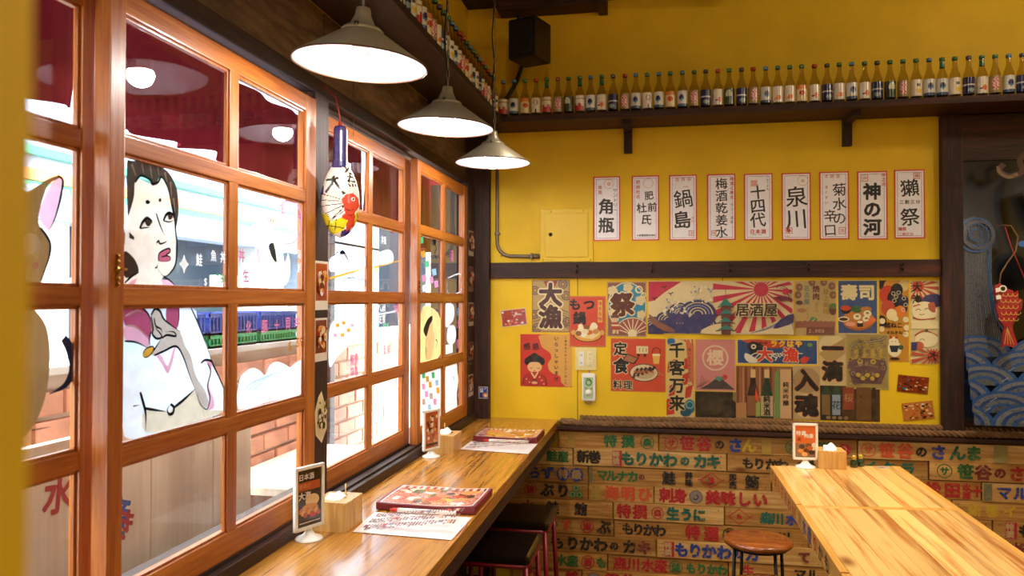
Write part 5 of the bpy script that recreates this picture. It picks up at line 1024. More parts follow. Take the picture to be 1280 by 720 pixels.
# speaker high in the corner
t = empty('wall_speaker', (-.7, 4.1, 2.87), 'black box speaker hanging in the corner under the ceiling', 'speaker')
MB().box(-.76, -.60, 3.98, 4.16, 2.875, 3.085, 'black', .012, rot=Matrix.Rotation(-.35, 3, 'Z')).build('cabinet', t)
MB().box(-.745, -.615, 3.966, 3.985, 2.89, 3.07, 'speaker', .006, rot=Matrix.Rotation(-.35, 3, 'Z'), piv=(-.68, 4.07, 2.98)).build('grille', t)
m = MB().box(-.72, -.64, 4.1, 4.2, 3.07, 3.125, 'blackm', .006); m.box(-.70, -.66, 4.15, 4.395, 3.06, 3.10, 'blackm', .004); m.build('bracket', t)
cab = [(-.80, 4.36, 3.28), (-.785, 4.38, 3.15), (-.77, 4.385, 3.06), (-.775, 4.385, 2.96), (-.81, 4.385, 2.86), (-.87, 4.38, 2.76), (-.93, 4.36, 2.70), (-.97, 4.34, 2.66)]  # cable arc that also stands in for the shadow beside the speaker
P3 = []
for i in range(len(cab)-1):
    for k in range(4): P3.append(Vector(cab[i]).lerp(Vector(cab[i+1]), k/4))
tag(MB().tube(P3, .012, 'cord', 8).build('cable'), 'thick black cable arc beside the corner speaker, also standing in for its shadow', 'cable')
tag(MB().tube([(p.x+.045, p.y+.003, p.z+.03) for p in P3[:14]], .005, 'conduit', 8).build('cable'), 'thin grey cable running beside the thick black one', 'cable')
# mural on blackboard, right
mb = MB().box(1.52, 3.2, 4.37, 4.39, 1.0, 2.34, 'panel')
P = Print(mb, (1.52, 4.37, 2.33), (1, 0, 0), (0, 0, -1), .01, 'chalk', .0005)
BL = H('2a5a94'); GY = H('585c64')
P.poly([(0, 30), (6, 28), (12, 36), (12, 46), (14, 66), (16, 84), (22, 100), (0, 108)], H('3c4048'))
for k in range(24): P.line([(1+k*.55, 32+(k % 3)*2), (1.5+k*.5, 62), (1+k*.7, 98-(k % 4)*3)], .25, H('767a80'))
for r in (9, 6.2, 3.4): P.ring(6, 38, r, .9, BL, r*1.0)
P.ring(7, 38, 7.6, 1.4, GY); P.line([(12, 46), (12, 60), (14, 76), (20, 90)], 1, BL)
P.rect(0, 96, 167, 37, H('18263e'))
def scale_wave(cx, base, R_):
    for k, r in enumerate([R_, R_*.88, R_*.72, R_*.60, R_*.44, R_*.32]):
        pts = [(min(max(cx+r*math.cos(PI+PI*q/22), 0), 167), base+r*.66*math.sin(PI+PI*q/22)) for q in range(23)]
        P.poly(pts, (H('24508a'), H('6a6e74'), H('1c4076'), H('5c626a'), H('24508a'), H('54585e'))[k])
for row, (base, off) in enumerate(((100, 6), (107, 22), (114, 4), (121, 24), (127, 8), (133, 20))):
    for c in range(-1, 7): scale_wave(off+c*31+(row*5) % 7, base, 16.5)
for k in range(60): a = 1+k*2.7; P.line([(a, 131-(k % 7)*5), (min(a+3, 166), 129-(k % 7)*5)], .3, H('9aa0a8') if k % 3 else H('3a6ab0'))
P.poly([(22, 50), (30, 46), (38, 52), (38, 64), (28, 66), (22, 60)], H('1c4880'), 3)
for k in range(8): P.line([(22+k*2, 62), (27+k*1.6, 54), (32+k, 50)], .35, H('3a6ab0'))
P.circ(20, 44, 2, H('2858a0'), 1.4)
P.line([(12, -1+6), (10, 8), (14, 11), (20, 9), (19, 3), (24, 0), (28, 6), (24, 14), (24, 26), (28, 36), (32, 48)], 2.6, H('4a2c24')); P.line([(9.5, 6), (10, 9), (14, 11.5), (18, 10)], 1.6, H('84684a'))
for k in range(7): P.line([(23+k*.6, 14), (24+k*.5, 28), (27+k*.6, 44)], .22, H('8a5a54'))
P.poly([(30, 18), (42, 14), (46, 30), (36, 34)], H('34383a')); P.line([(30, 22), (60, 20)], .5, H('9a9478'))
mural = tag(mb.build('wall_mural'), 'blackboard mural of blue scallop waves and a spiral column at right edge', 'mural')
# red fish hung before the mural
t = empty('fish_ornament', (1.665, 4.25, 1.38), 'red wooden fish ornament hanging on a pale cord before the mural', 'ornament')
def extr(mb, pts, y0, y1, mat, col):
    tri = tessellate_polygon([[Vector((a, b, 0)) for a, b in pts]]); n = len(pts)
    area = sum(pts[i][0]*pts[(i+1) % n][1]-pts[(i+1) % n][0]*pts[i][1] for i in range(n))
    if area < 0: pts = pts[::-1]; tri = [tuple(n-1-i for i in t_) for t_ in tri]
    vs = [(a, y0, b) for a, b in pts]+[(a, y1, b) for a, b in pts]
    ft = []
    for t_ in tri:
        a = [pts[i] for i in t_]; ar = sum(a[i][0]*a[(i+1) % 3][1]-a[(i+1) % 3][0]*a[i][1] for i in range(3)); ft.append(list(t_) if ar > 0 else list(t_)[::-1])
    fs = ft+[[i+n for i in f][::-1] for f in ft]+[(i, i+n, (i+1) % n+n, (i+1) % n) for i in range(n)]
    return mb.add(vs, fs, mat, col)
body = [(1.617, 1.655), (1.622, 1.69), (1.645, 1.70), (1.66, 1.68), (1.70, 1.665), (1.705, 1.652), (1.722, 1.665), (1.727, 1.60), (1.722, 1.545), (1.70, 1.50), (1.665, 1.48), (1.64, 1.52), (1.625, 1.58), (1.632, 1.61)]
mb = extr(MB(), body, 4.235, 4.262, 'enamel', H('a01c2c')); P = Print(mb, (1.6, 4.235, 1.72), (1, 0, 0), (0, 0, -1), .01, 'enamel', .0004)
GD = H('d8b050')
for r in range(5):
    for c in range(4): P.ring(4.6+c*2.1+(r % 2), 7+r*3, 1.3, .22, GD, 1.5, 12, 0, 180)
P.circ(5.2, 4.6, 1.7, H('e8e0d0')); P.circ(5.2, 4.6, 1.1, INK); P.poly([(1.8, 4.5), (3.6, 4), (4, 6), (2, 6.5)], H('ecdcd0')); P.poly([(1.9, 8), (4, 7.6), (4.4, 9.6), (2.2, 10)], H('ecdcd0')); mb.build('body', t)
mb = extr(MB(), [(1.665, 1.50), (1.70, 1.505), (1.70, 1.47), (1.722, 1.40), (1.70, 1.385), (1.672, 1.395), (1.652, 1.385), (1.656, 1.45)], 4.24, 4.258, 'enamel', H('a01c2c')); P = Print(mb, (1.64, 4.24, 1.52), (1, 0, 0), (0, 0, -1), .01, 'enamel', .0004)
for k in range(4): P.line([(3.6, 3+k*.5), (2.2+k*1.4, 12)], .2, GD, 0)
mb.build('tail_fin', t)
extr(MB(), [(1.70, 1.64), (1.745, 1.62), (1.74, 1.57), (1.72, 1.56)], 4.24, 4.256, 'enamel', H('901828')).build('side_fin', t)
MB().tube([Vector(p) for p in ((1.645, 4.25, 1.695), (1.652, 4.25, 1.75), (1.68, 4.25, 1.80), (1.72, 4.25, 1.86), (1.73, 4.25, 1.93), (1.70, 4.25, 1.985), (1.67, 4.27, 1.99), (1.665, 4.36, 1.99))], .0035, 'rope', 8).build('cord', t)
MB().tube([(1.672, 4.25, 1.98), (1.70, 4.25, 1.88), (1.76, 4.25, 1.72), (1.78, 4.25, 1.60)], .0028, 'redcord', 8).build('red_cord', t)
# two mascot-free red cards and a sticker on the posts
def side_card(name, y0, y1, z0, z1, x, seed, label, cat='photo', base='b04820', cols=('f0c890', 'c83c20', '7a2c14', 'f4e8d8', 'e8a040'), border='ece4d4', poly=None, dn=(0, 0)):
    mb = MB(); P = Print(mb, (x, y0, z1), (0, 1, 0), (0, 0, -1), (z1-z0)/100, 'gloss', .00025); W = (y1-y0)/(z1-z0)*100
    if poly: P.poly(poly, H(border)); 
    else: P.rect(0, 0, W, 100, H(border)); P.rect(W*.06, 5, W*.88, 76, H(base))
    rr = random.Random(seed)
    for k in range(34):
        a = rr.uniform(.2*W, .8*W); b = rr.uniform(22, 66); r = rr.uniform(.05, .14)*min(W, 80); n = 6
        P.poly([(a+r*math.cos(2*PI*q/n+k), b+r*math.sin(2*PI*q/n+k)) for q in range(n)], H(rr.choice(cols)))
    return tag(mb.build(name), label, cat, 'photos stuck on the window posts')
side_card('photo', 2.248, 2.343, 1.585, 1.738, -1.0445, 3, 'white-edged photo of fried food, topmost on the post between windows')
side_card('photo', 2.248, 2.340, 1.425, 1.560, -1.0445, 8, 'white-edged photo of skewers, middle of the post between windows', base='7a2c1c')
side_card('photo', 2.252, 2.341, 1.165, 1.335, -1.0445, 12, 'diamond-cut photo of a fish dish, lowest on post between windows', border='e8dcb0', cols=('2a2420', 'f0e8c8', '6a3a20', 'e8d8a0', '403830'), poly=[(0, 38), (14, 12), (28, 2), (50, 40), (52, 74), (30, 98), (4, 80)])
def blue_card(o, u, v, un, label):
    mb = MB(); P = Print(mb, o, u, v, un, 'gloss', .0003); P.rect(0, 0, 78, 100, H('e8e4dc')); P.rect(4, 4, 70, 92, H('24489c')); P.circ(54, 70, 20, H('e07830')); P.circ(60, 76, 12, H('f0d8b0')); P.rect(12, 14, 26, 34, H('d8dce8')); P.text('海', 24, 26, 18, H('24489c')); P.line([(44, 20), (66, 14)], 4, H('e8e8f0'), 0); tag(mb.build('sticker'), label, 'sticker')
blue_card((-1.0445, 2.262, 1.072), (0, 1, 0), (0, 0, -1), .00055, 'small blue card low on the post between the window pairs')
blue_card((-1.016, 4.3365, 1.122), (1, 0, 0), (0, 0, -1), .00066, 'small blue sticker on the dark corner post above the counter')
for i, (z0, z1, nm) in enumerate(((1.86, 2.0, 'highest'), (1.66, 1.80, 'second highest'), (1.47, 1.60, 'middle'), (1.28, 1.38, 'second lowest'), (1.08, 1.20, 'lowest'))):
    side_card('photo', 4.185, 4.30, z0, z1, -1.0395, 20+i, '%s of five narrow photos on the dark post by the corner' % nm, border=('c8b8a0', '8a6a50')[i % 2], base='6a2c1c')
# ================================================================== WINDOW COUNTER
ct = empty('window_counter', (-.79, 2.4, 0), 'long walnut-grained counter running under the windows to the back wall', 'counter')
MB().box(-1.02, -.567, .4, 4.398, .896, .941, 'counter', .003).build('worktop', ct)
MB().box(-.60, -.575, .5, 4.3, .84, .896, 'darkwoody', .002).build('apron', ct)
for y in (.8, 2.0, 3.2, 4.25): MB().box(-.98, -.93, y, y+.05, 0, .896, 'darkwoodz', .003).build('leg', ct)
for y in (.8, 2.0, 3.2, 4.25): MB().box(-.98, -.60, y, y+.05, .84, .896, 'darkwoodz', .003).build('support_arm', ct)

# ================================================================== PINE TABLE
tb = empty('pine_table', (.68, 2.4, 0), 'long varnished pine table with painted crate boards along its side', 'table')
TX0, TX1, TZ = .432, .923, .95
def far(x): return 3.30+(x-TX0)*.18
edges = [0, .06, .125, .20, .262, .335, .40, .455, .491]
for seg, (ya, yb) in enumerate(((None, 2.685), (2.665, .35))):
    for i in range(len(edges)-1):
        a, b = TX0+edges[i]+.0004, TX0+edges[i+1]-.0004; mb = MB()
        if i == 0 : a = TX0+.02
        y1a, y1b = (far(a), far(b)) if seg == 0 else (2.652+(a-TX0)*.12, 2.652+(b-TX0)*.12); y0a, y0b = (2.682+(a-TX0)*.12, 2.682+(b-TX0)*.12) if seg == 0 else (yb, yb)
        zt = TZ; zb = TZ-.03
        vs = [(a, y0a, zb), (b, y0b, zb), (b, y1b, zb), (a, y1a, zb), (a, y0a, zt), (b, y0b, zt), (b, y1b, zt), (a, y1a, zt)]
        mb.add(vs, [(0, 3, 2, 1), (4, 5, 6, 7), (0, 1, 5, 4), (1, 2, 6, 5), (2, 3, 7, 6), (3, 0, 4, 7)], 'pine'); mb.build('tabletop_board', tb)
mb = MB(); vs = [(TX0+.02, 2.653, TZ-.03), (TX1, 2.712, TZ-.03), (TX1, 2.741, TZ-.03), (TX0+.02, 2.683, TZ-.03)]; vs += [(x, y, TZ) for x, y, z in vs]
mb.add(vs, [(0, 3, 2, 1), (4, 5, 6, 7), (0, 1, 5, 4), (1, 2, 6, 5), (2, 3, 7, 6), (3, 0, 4, 7)], 'pinetrim'); mb.build('cross_batten', tb)
# side boards with lettering
prefetch('ぶりかわのきすさんま特撰川水産', [0.0])
segs = [(3.30, 2.70, [('り', 'R'), ('ま', 'R'), ('ん', 'R'), ('さ', 'R'), ('き', 'R'), ('わ', 'N'), ('か', 'R')]), (2.69, 2.05, [('川', 'R'), ('水', 'B'), ('産', 'B'), ('り', 'R'), ('か', 'K'), ('も', 'K')]), (2.04, 1.2, [('特', 'G'), ('撰', 'B'), ('松', 'R'), ('田', 'N'), ('ぶ', 'B')]), (1.19, .35, [])]
for y1, y0, chs in segs:
    mb = MB().box(TX0, TX0+.0195, y0, y1, TZ-.056, TZ+.0005, 'pinetrim', .0015); P = Print(mb, (TX0, y1, TZ-.028), (0, -1, 0), (0, 0, -1), 1, 'ink', .0005)
    for k, (c_, cl) in enumerate(chs): P.ch(c_, .07+k*.085, 0, .05, INKC[cl], .022, rot=(k*37 % 9)-4, sx=1.2)
    mb.build('side_board', tb)
MB().box(TX1-.0005, TX1+.02, .35, far(TX1), TZ-.056, TZ, 'pinetrim', .0015).build('side_board', tb)
MB().box(TX0+.03, TX1-.02, .4, 3.28, TZ-.054, TZ-.031, 'darkwoody').build('underframe', tb)
for x in (.62, .72):
    for y in (.7, 3.05): MB().box(x, x+.05, y, y+.05, 0, TZ-.054, 'blackm', .003).build('leg', tb)

# ================================================================== THINGS ON THE COUNTER AND TABLE
def sign_holder(x, y, z, ang, fw, fh, fz, label, art):
    """white plastic frame on a round foot holding a printed card"""
    t = empty('menu_stand', (x, y, z), label, 'table sign', 'white framed card holders')
    MB().lathe([(0, fz+.004), (.010, fz), (.0095, .03), (.012, .022), (.020, .012), (.037, .006), (.0395, .002), (.0385, 0)], (x, y, z), 'white', 32).build('foot', t)
    R = Matrix.Rotation(ang, 3, 'Z'); pv = (x, y, z)
    f = MB(); b = .0095; h0 = z+fz; h1 = z+fz+fh
    for (a0, a1, c0, c1) in ((-fw/2, -fw/2+b, h0, h1), (fw/2-b, fw/2, h0, h1), (-fw/2, fw/2, h0, h0+b), (-fw/2, fw/2, h1-b, h1)): f.box(x+a0, x+a1, y-.006, y+.006, c0, c1, 'white', .0025, rot=R, piv=pv)
    f.box(x-fw/2+.004, x+fw/2-.004, y-.001, y+.004, h0+.004, h1-.004, 'white', rot=R, piv=pv); f.build('frame', t)
    mb = MB(); u = R @ Vector((1, 0, 0)); o = Vector(pv)+R @ Vector((-fw/2+b, -.0012, 0))+Vector((0, 0, fz+fh-b))
    P = Print(mb, o, u, (0, 0, -1), (fh-2*b)/100, 'gloss', .00015); W = (fw-2*b)/(fh-2*b)*100; art(P, W); mb.build('printed_card', t); return t
def art_a(P, W):
    P.rect(0, 0, W, 100, H('33241e')); P.text('日本酒', 9, 13, 12, H('f0e8e0'), .02, pitch=12); P.rect(3, 22, W-6, 15, H('b8562c')); P.text('唐揚げ', 8, 29, 9, H('e89858')); P.text('大海', 10, 46, 14, H('f0e4d8'), .03); P.circ(W*.62, 56, 16, H('e8c890'), 11); P.circ(W*.5, 70, 20, H('d89440'), 9)
    for k in range(9): P.circ(8+k*5, 72+(k % 3)*4, 5, H(('c8702c', 'e0a84c', 'a84c20')[k % 3]))
    P.text('特別', 30, 82, 8, H('e83838'), .03); P.rect(4, 92, W-8, 1.6, H('e0d8d0'))
def art_b(P, W):
    P.rect(0, 0, W, 100, H('c86a34'))
    for k in range(26): P.circ(random.Random(k).uniform(6, W-6), random.Random(k+50).uniform(8, 94), 5, H(('e0a860', '6a3420', 'f0d8a8', 'a84a28')[k % 4]))
    P.text('海鮮丼', W/2, 20, 14, H('f4ecd8'), .02, True, 17); P.rect(4, 86, W-8, 8, H('5a3424'))
def art_c(P, W):
    P.rect(0, 0, W, 100, H('d8662c')); P.rect(0, 56, W, 44, H('8c6a50')); P.text('特選', 10, 24, 15, H('f0e8d8'), .03); P.text('肉盛', 34, 32, 14, H('f0e8d8'), .03); P.text('天', 12, 44, 13, H('6a1c14'), .03)
    for k, (a, b, c) in enumerate(((20, 66, '4a2a1c'), (40, 62, '7a4028'), (54, 70, 'e8c8a0'), (16, 80, 'e08a40'), (34, 78, '6a2c1c'), (50, 84, '3a241c'), (28, 90, 'e8a860'), (44, 70, 'b85a34'), (58, 60, 'e8d8c0'))): P.circ(a, b, 9, H(c), 7)
AN = math.atan2(.93, .38)
sign_holder(-.977, 2.072, .941, AN, .108, .178, .030, 'nearest white framed food card, beside the wooden tissue box by the window', art_a)
sign_holder(-.971, 3.249, .941, AN, .108, .172, .030, 'farther white framed orange card on the window counter by the second box', art_b)
sign_holder(.566, 3.327-.03, .95, .03, .096, .145, .030, 'white framed orange food card standing at the pine table end', art_c)
def tissue_box(x0, x1, y0, y1, z, h, label, up):
    t = empty('tissue_box', ((x0+x1)/2, (y0+y1)/2, z), label, 'tissue box', 'square wooden tissue boxes')
    xc, yc = (x0+x1)/2, (y0+y1)/2; b = MB()
    b.box(x0, x1, y0, y0+.006, z, z+h-.005, 'boxwood', .001); b.box(x0, x1, y1-.006, y1, z, z+h-.005, 'boxwood', .001); b.box(x0, x0+.006, y0+.006, y1-.006, z, z+h-.005, 'boxwood', .001); b.box(x1-.006, x1, y0+.006, y1-.006, z, z+h-.005, 'boxwood', .001); b.box(x0+.005, x1-.005, y0+.005, y1-.005, z, z+.004, 'boxwood'); b.build('box_body', t)
    l = MB(); z0 = z+h-.0055; l.box(x0, xc-.018, y0, y1, z0, z+h, 'boxwood', .001); l.box(xc+.018, x1, y0, y1, z0, z+h, 'boxwood', .001); l.box(xc-.018, xc+.018, y0, yc-.035, z0, z+h, 'boxwood'); l.box(xc-.018, xc+.018, yc+.035, y1, z0, z+h, 'boxwood'); l.build('lid', t)
    m = MB(); n = 9; vs = []; rr = random.Random(int(x0*100))
    for i in range(n):
        for j in range(n):
            u_ = i/(n-1)-.5; v_ = j/(n-1)-.5; zz = z+h-.004+up*(1-abs(v_)*1.8)*(1-abs(u_)*.9)+.004*math.sin(9*u_+4*v_); vs.append((xc+u_*.05+.012*v_, yc+v_*.062, max(zz, z+h-.012)))
    fs = [(i*n+j, (i+1)*n+j, (i+1)*n+j+1, i*n+j+1) for i in range(n-1) for j in range(n-1)]; m.add(vs, fs, 'tissue', smooth=True)
    m.add([(x, y, z_-.001) for x, y, z_ in vs], [f[::-1] for f in fs], 'tissue', smooth=True); m.build('tissue', t)
    mb = MB(); P = Print(mb, (x1+.0002, yc-.008, z+h*.72), (0, 1, 0), (0, 0, -1), .001, 'paper', .0001)
    for k in range(5): P.rect(0, k*8, 2, 5, H('7a5a30')); P.rect(8, k*8+2, 2, 4, H('7a5a30'))
    mb.build('stamped_marks', t); return t
tissue_box(-1.004, -.896, 2.145, 2.272, .941, .086, 'nearer square wooden tissue box on the window counter', .022)
tissue_box(-.995, -.89, 3.322, 3.458, .941, .08, 'farther square wooden tissue box on the window counter', .03)
tissue_box(.612, .717, 3.275, 3.375, .95, .07, 'wooden tissue box with white tissue at the pine table end', .03)
for (x, y, l) in ((-.935, 2.235, 'pale wooden pick standing in the nearer tissue box'), (-.955, 3.41, 'pale wooden pick standing in the farther tissue box')):
    tag(MB().tube([(x, y, 1.0), (x-.002, y+.002, 1.062)], .0022, 'stick', 6).build('wooden_pick'), l, 'wooden pick')
def menu_book(x0, x1, y0, y1, z, label, seed):
    t = empty('menu_book', ((x0+x1)/2, (y0+y1)/2, z), label, 'menu', 'burgundy menu books')
    nx, ny = 14, 10
    def surf(u_, v_, lift): return (x0+(x1-x0)*u_, y0+(y1-y0)*v_, z+lift+.006*(abs(u_-.5)*2)**3*(1-v_*.4)+.002*math.sin(u_*5+v_*3)**2)
    for nm, th0, th1, mat, ins in (('cover', .001, .017, 'burgundy', 0), ('page_sheet', .0165, .0185, None, .03)):
        m = MB(); top = [surf(ins+(1-2*ins)*i/nx, ins+(1-2*ins)*j/ny, th1) for i in range(nx+1) for j in range(ny+1)]; q = lambda i, j: i*(ny+1)+j
        if mat:
            bot = [(x, y, z+.0005) for x, y, _ in top]; n = len(top); fs = [(q(i, j), q(i+1, j), q(i+1, j+1), q(i, j+1)) for i in range(nx) for j in range(ny)]
            rim = [q(i, 0) for i in range(nx)]+[q(nx, j) for j in range(ny)]+[q(i, ny) for i in range(nx, 0, -1)]+[q(0, j) for j in range(ny, 0, -1)]
            m.add(top+bot, fs+[[a+n for a in f][::-1] for f in fs]+[(rim[(k+1) % len(rim)], rim[k], rim[k]+n, rim[(k+1) % len(rim)]+n) for k in range(len(rim))], mat)
        else:
            NX, NY = 70, 46; rr = random.Random(seed)
            spots = [(rr.uniform(.08, .92), rr.uniform(.1, .9), rr.uniform(.03, .09), rr.uniform(.05, .12), rr.choice(['c84a30', 'e8b040', 'f0e0c0', '8a4a28', 'd89858', '58683c', 'f4ecdc', '4a2820', 'e07838'])) for _ in range(46)]
            vs = [surf(ins+(1-2*ins)*i/NX, ins+(1-2*ins)*j/NY, th1) for i in range(NX+1) for j in range(NY+1)]; o = len(m.v); m.v += vs; km = m.mi(M['gloss'])
            for i in range(NX):
                for j in range(NY):
                    u_, v_ = (i+.5)/NX, (j+.5)/NY; c = H('d8a890') if rr.random() < .5 else H('c8604c')
                    if u_ < .02 or u_ > .98 or v_ < .03 or v_ > .97: c = H('f4e8e4')
                    elif v_ > .84: c = H('b8402c') if int(u_*24) % 2 else H('e8c8b0')
                    else:
                        for (a, b, r1, r2, h) in spots:
                            if ((u_-a)/r1)**2+((v_-b)/r2)**2 < 1: c = H(h)
                    m.f.append([o+i*(NY+1)+j, o+(i+1)*(NY+1)+j, o+(i+1)*(NY+1)+j+1, o+i*(NY+1)+j+1]); m.m.append(km); m.c.append(c); m.smooth.append(True)
        m.build(nm, t)
    c = MB()
    for (a, b) in ((x0+.008, y0+.008), (x1-.008, y0+.008), (x0+.008, y1-.008), (x1-.008, y1-.008)): c.box(a-.008, a+.008, b-.008, b+.008, z+.012, z+.0245, 'brass', .002)
    return t
def order_sheet(pts, z, label, seed):
    """printed paper lying flat: corners far-left, far-right, near-right, near-left"""
    fl, fr, nr, nl = [Vector((p[0], p[1], z)) for p in pts]; t = empty('order_sheets', tuple((fl+nr)/2), label, 'menu sheet', 'white order sheets')
    for k in range(2):
        mb = MB(); off = Vector((-.006*k, .004*k-.004, .0008+.001*(1-k))); u = (fr-fl); v = (nl-fl); vs = [p+off for p in (fl, fr, nr, nl)]
        mb.add(vs+[p-Vector((0, 0, .0006)) for p in vs], [(3, 2, 1, 0), (4, 5, 6, 7)], 'paper', H('f0e4e0'))
        if k == 0:
            W = u.length; Hh = v.length; P = Print(mb, fl+off, u, v, 1, 'paper', .00008); rr = random.Random(seed)
            P.frame(.004, .004, W-.008, Hh-.008, .0012, H('d09090'))
            cols = 30
            for i in range(cols):
                x = .012+(W-.03)*i/cols
                for r in range(3):
                    y = .012+r*(Hh-.02)/3; L_ = rr.uniform(.5, .95)*(Hh-.03)/3
                    if rr.random() < .12: P.rect(x, y, .012, L_*.7, H(rr.choice(['b83030', 'c8a080', '8a3030', '707890'])))
                    else:
                        n = int(L_/.007)
                        for q in range(n):
                            if rr.random() < .85: P.rect(x+.001, y+q*.007, .006, .0055, H(rr.choice(['3a2c2c', '703838', '4a3a3a', '983c3c'])))
        mb.build('paper_sheet', t)
    return t
menu_book(-.900, -.573, 2.398, 2.655, .943, 'nearer burgundy menu book with food pictures on the window counter', 1)
menu_book(-.882, -.573, 3.645, 3.897, .943, 'farther burgundy menu book with food pictures on the window counter', 2)
order_sheet([(-.890, 2.372), (-.576, 2.372), (-.579, 2.140), (-.876, 2.160)], .9415, 'nearer white printed order sheets in front of the menu book', 3)
order_sheet([(-.884, 3.632), (-.567, 3.625), (-.57, 3.385), (-.885, 3.431)], .9415, 'farther white printed order sheets in front of the menu book', 4)
for (x, y, l) in ((-.82, 2.377, 'white marker pen with red tip before the nearer menu book'), (-.80, 3.628, 'white marker pen with red tip before the farther menu book')):
    t = empty('marker_pen', (x, y, .944), l, 'pen', 'white marker pens')
    MB().box(x, x+.19, y-.007, y+.007, .945, .957, 'white', .003).build('barrel', t); MB().tube([(x+.001, y, .951), (x-.012, y, .951), (x-.026, y, .951)], [.0068, .006, .003], 'red', 10).build('pen_tip', t)
for (x, y, c, l) in ((.757, 3.335, 'yellow', 'left of two small dark sauce bottles at the table end'), (.787, 3.357, 'green', 'right of two small dark sauce bottles at the table end')):
    t = empty('sauce_bottle', (x, y, .95), l, 'bottle', 'small dark green table bottles')
    MB().lathe([(0, 0), (.013, 0), (.0145, .003), (.0145, .022), (.009, .029), (.007, .033)], (x, y, .95), 'enamel', 18, colf=lambda p: H('10301c')).build('body', t); MB().lathe([(0, .048), (.007, .047), (.0085, .04), (.0085, .031)], (x, y, .95), 'enamel', 16, colf=lambda p: H('b89a20')).build('cap', t)
mb = MB(); P = Print(mb, (.845, 3.36, .9506), (1, .15, 0), (.12, -1, 0), .001, 'gloss', .0001); P.poly([(0, 4), (14, 0), (46, 4), (50, 20), (34, 26), (6, 22)], H('e8e8ec')); P.poly([(4, 6), (30, 4), (44, 8), (40, 14), (10, 16)], H('2848a8')); P.text('MA', 18, 18, 8, H('2848a8'), .02); tag(mb.build('sticker'), 'torn blue and white sticker on the far end of the table', 'sticker')

# ================================================================== STOOLS
def square_stool(x0, y0, label):
    t = empty('square_stool', (x0+.165, y0+.165, 0), label, 'stool', 'black square stools under the counter'); x1 = x0+.33; y1 = y0+.33; zs = .60
    MB().box(x0, x1, y0, y1, zs-.035, zs, 'vinyl', .016).build('seat', t)
    fr = [(x0+.02, y0+.02), (x1-.02, y0+.02), (x1-.02, y1-.02), (x0+.02, y1-.02)]
    MB().tube([(a, b, zs-.045) for a, b in ((x0+.03, y0+.012), (x1-.03, y0+.012), (x1-.012, y0+.03), (x1-.012, y1-.03), (x1-.03, y1-.012), (x0+.03, y1-.012), (x0+.012, y1-.03), (x0+.012, y0+.03))], .011, 'redm', 10, True).build('seat_rim', t)
    for i, (a, b) in enumerate(fr):
        sx = -1 if a < (x0+x1)/2 else 1; sy = -1 if b < (y0+y1)/2 else 1
        MB().tube([(a, b, zs-.045), (a+sx*.012, b+sy*.012, .28), (a+sx*.022, b+sy*.022, .012)], .0115, 'redm', 10).build('leg', t); MB().lathe([(0, 0), (.015, 0), (.0145, .018), (.012, .022)], (a+sx*.022, b+sy*.022, 0), 'black', 12).build('rubber_foot', t)
    for i in range(4):
        a, b = fr[i], fr[(i+1) % 4]; f = lambda p: (p[0]+(-1 if p[0] < (x0+x1)/2 else 1)*.015, p[1]+(-1 if p[1] < (y0+y1)/2 else 1)*.015, .2)
        MB().tube([f(a), f(b)], .008, 'redm', 8).build('stretcher', t)
square_stool(-.84, 3.065, 'nearer black padded square stool with dark red legs under the counter')
square_stool(-.833, 3.54, 'farther black padded square stool with dark red legs under the counter')
def round_stool(x, y, zs, label):
    t = empty('round_stool', (x, y, 0), label, 'stool', 'round honey-brown wooden stools')
    MB().lathe([(0, zs), (.10, zs-.001), (.14, zs-.006), (.152, zs-.016), (.150, zs-.028), (.142, zs-.034), (0, zs-.034)], (x, y, 0), 'stoolwood', 48).build('seat', t)
    MB().tube([(x+.125*math.cos(k*PI/14), y+.125*math.sin(k*PI/14), zs-.040) for k in range(28)], .007, 'blackm', 8, True).build('seat_ring', t)
    for k in range(4):
        a = .5+k*PI/2; MB().tube([(x+.122*math.cos(a), y+.122*math.sin(a), zs-.04), (x+.135*math.cos(a), y+.135*math.sin(a), .25), (x+.15*math.cos(a), y+.15*math.sin(a), .01)], .0075, 'blackm', 8).build('leg', t); MB().lathe([(0, 0), (.011, 0), (.011, .016), (.008, .02)], (x+.15*math.cos(a), y+.15*math.sin(a), 0), 'black', 10).build('rubber_foot', t)
    MB().tube([(x+.136*math.cos(k*PI/14), y+.136*math.sin(k*PI/14), .22) for k in range(28)], .006, 'blackm', 8, True).build('foot_ring', t)
round_stool(.430, 3.69, .55, 'farther round honey-brown stool beside the crate boards and pine table')
round_stool(.395, 3.075, .55, 'nearer round honey-brown stool, its top just showing at bottom edge')

# ================================================================== PAINTED PADDLE ORNAMENT (gourd shaped, hung on the post)
pd = empty('painted_paddle', (-.985, 2.30, 1.81), 'gourd-shaped painted ornament with navy neck and red fish hanging on post', 'ornament')
HT = .355; DIR = math.atan2(-.92, .40)     # faces the room
def prof_w(t_):   # half width along the height, 0 bottom .. 1 top
    K = [(0, 0), (.015, .016), (.05, .031), (.12, .047), (.2, .056), (.3, .0605), (.4, .0585), (.5, .050), (.57, .040), (.63, .028), (.68, .0225), (.8, .0215), (.95, .0215), (.985, .018), (1, 0)]
    for (a, b), (c, d) in zip(K, K[1:]):
        if a <= t_ <= c: s_ = (t_-a)/(c-a); return b+(d-b)*s_
    return 0
def inpoly(x, y, pts):
    r = False; n = len(pts)
    for i in range(n):
        (x1, y1), (x2, y2) = pts[i], pts[(i+1) % n]
        if (y1 > y) != (y2 > y) and x < (x2-x1)*(y-y1)/(y2-y1)+x1: r = not r
    return r
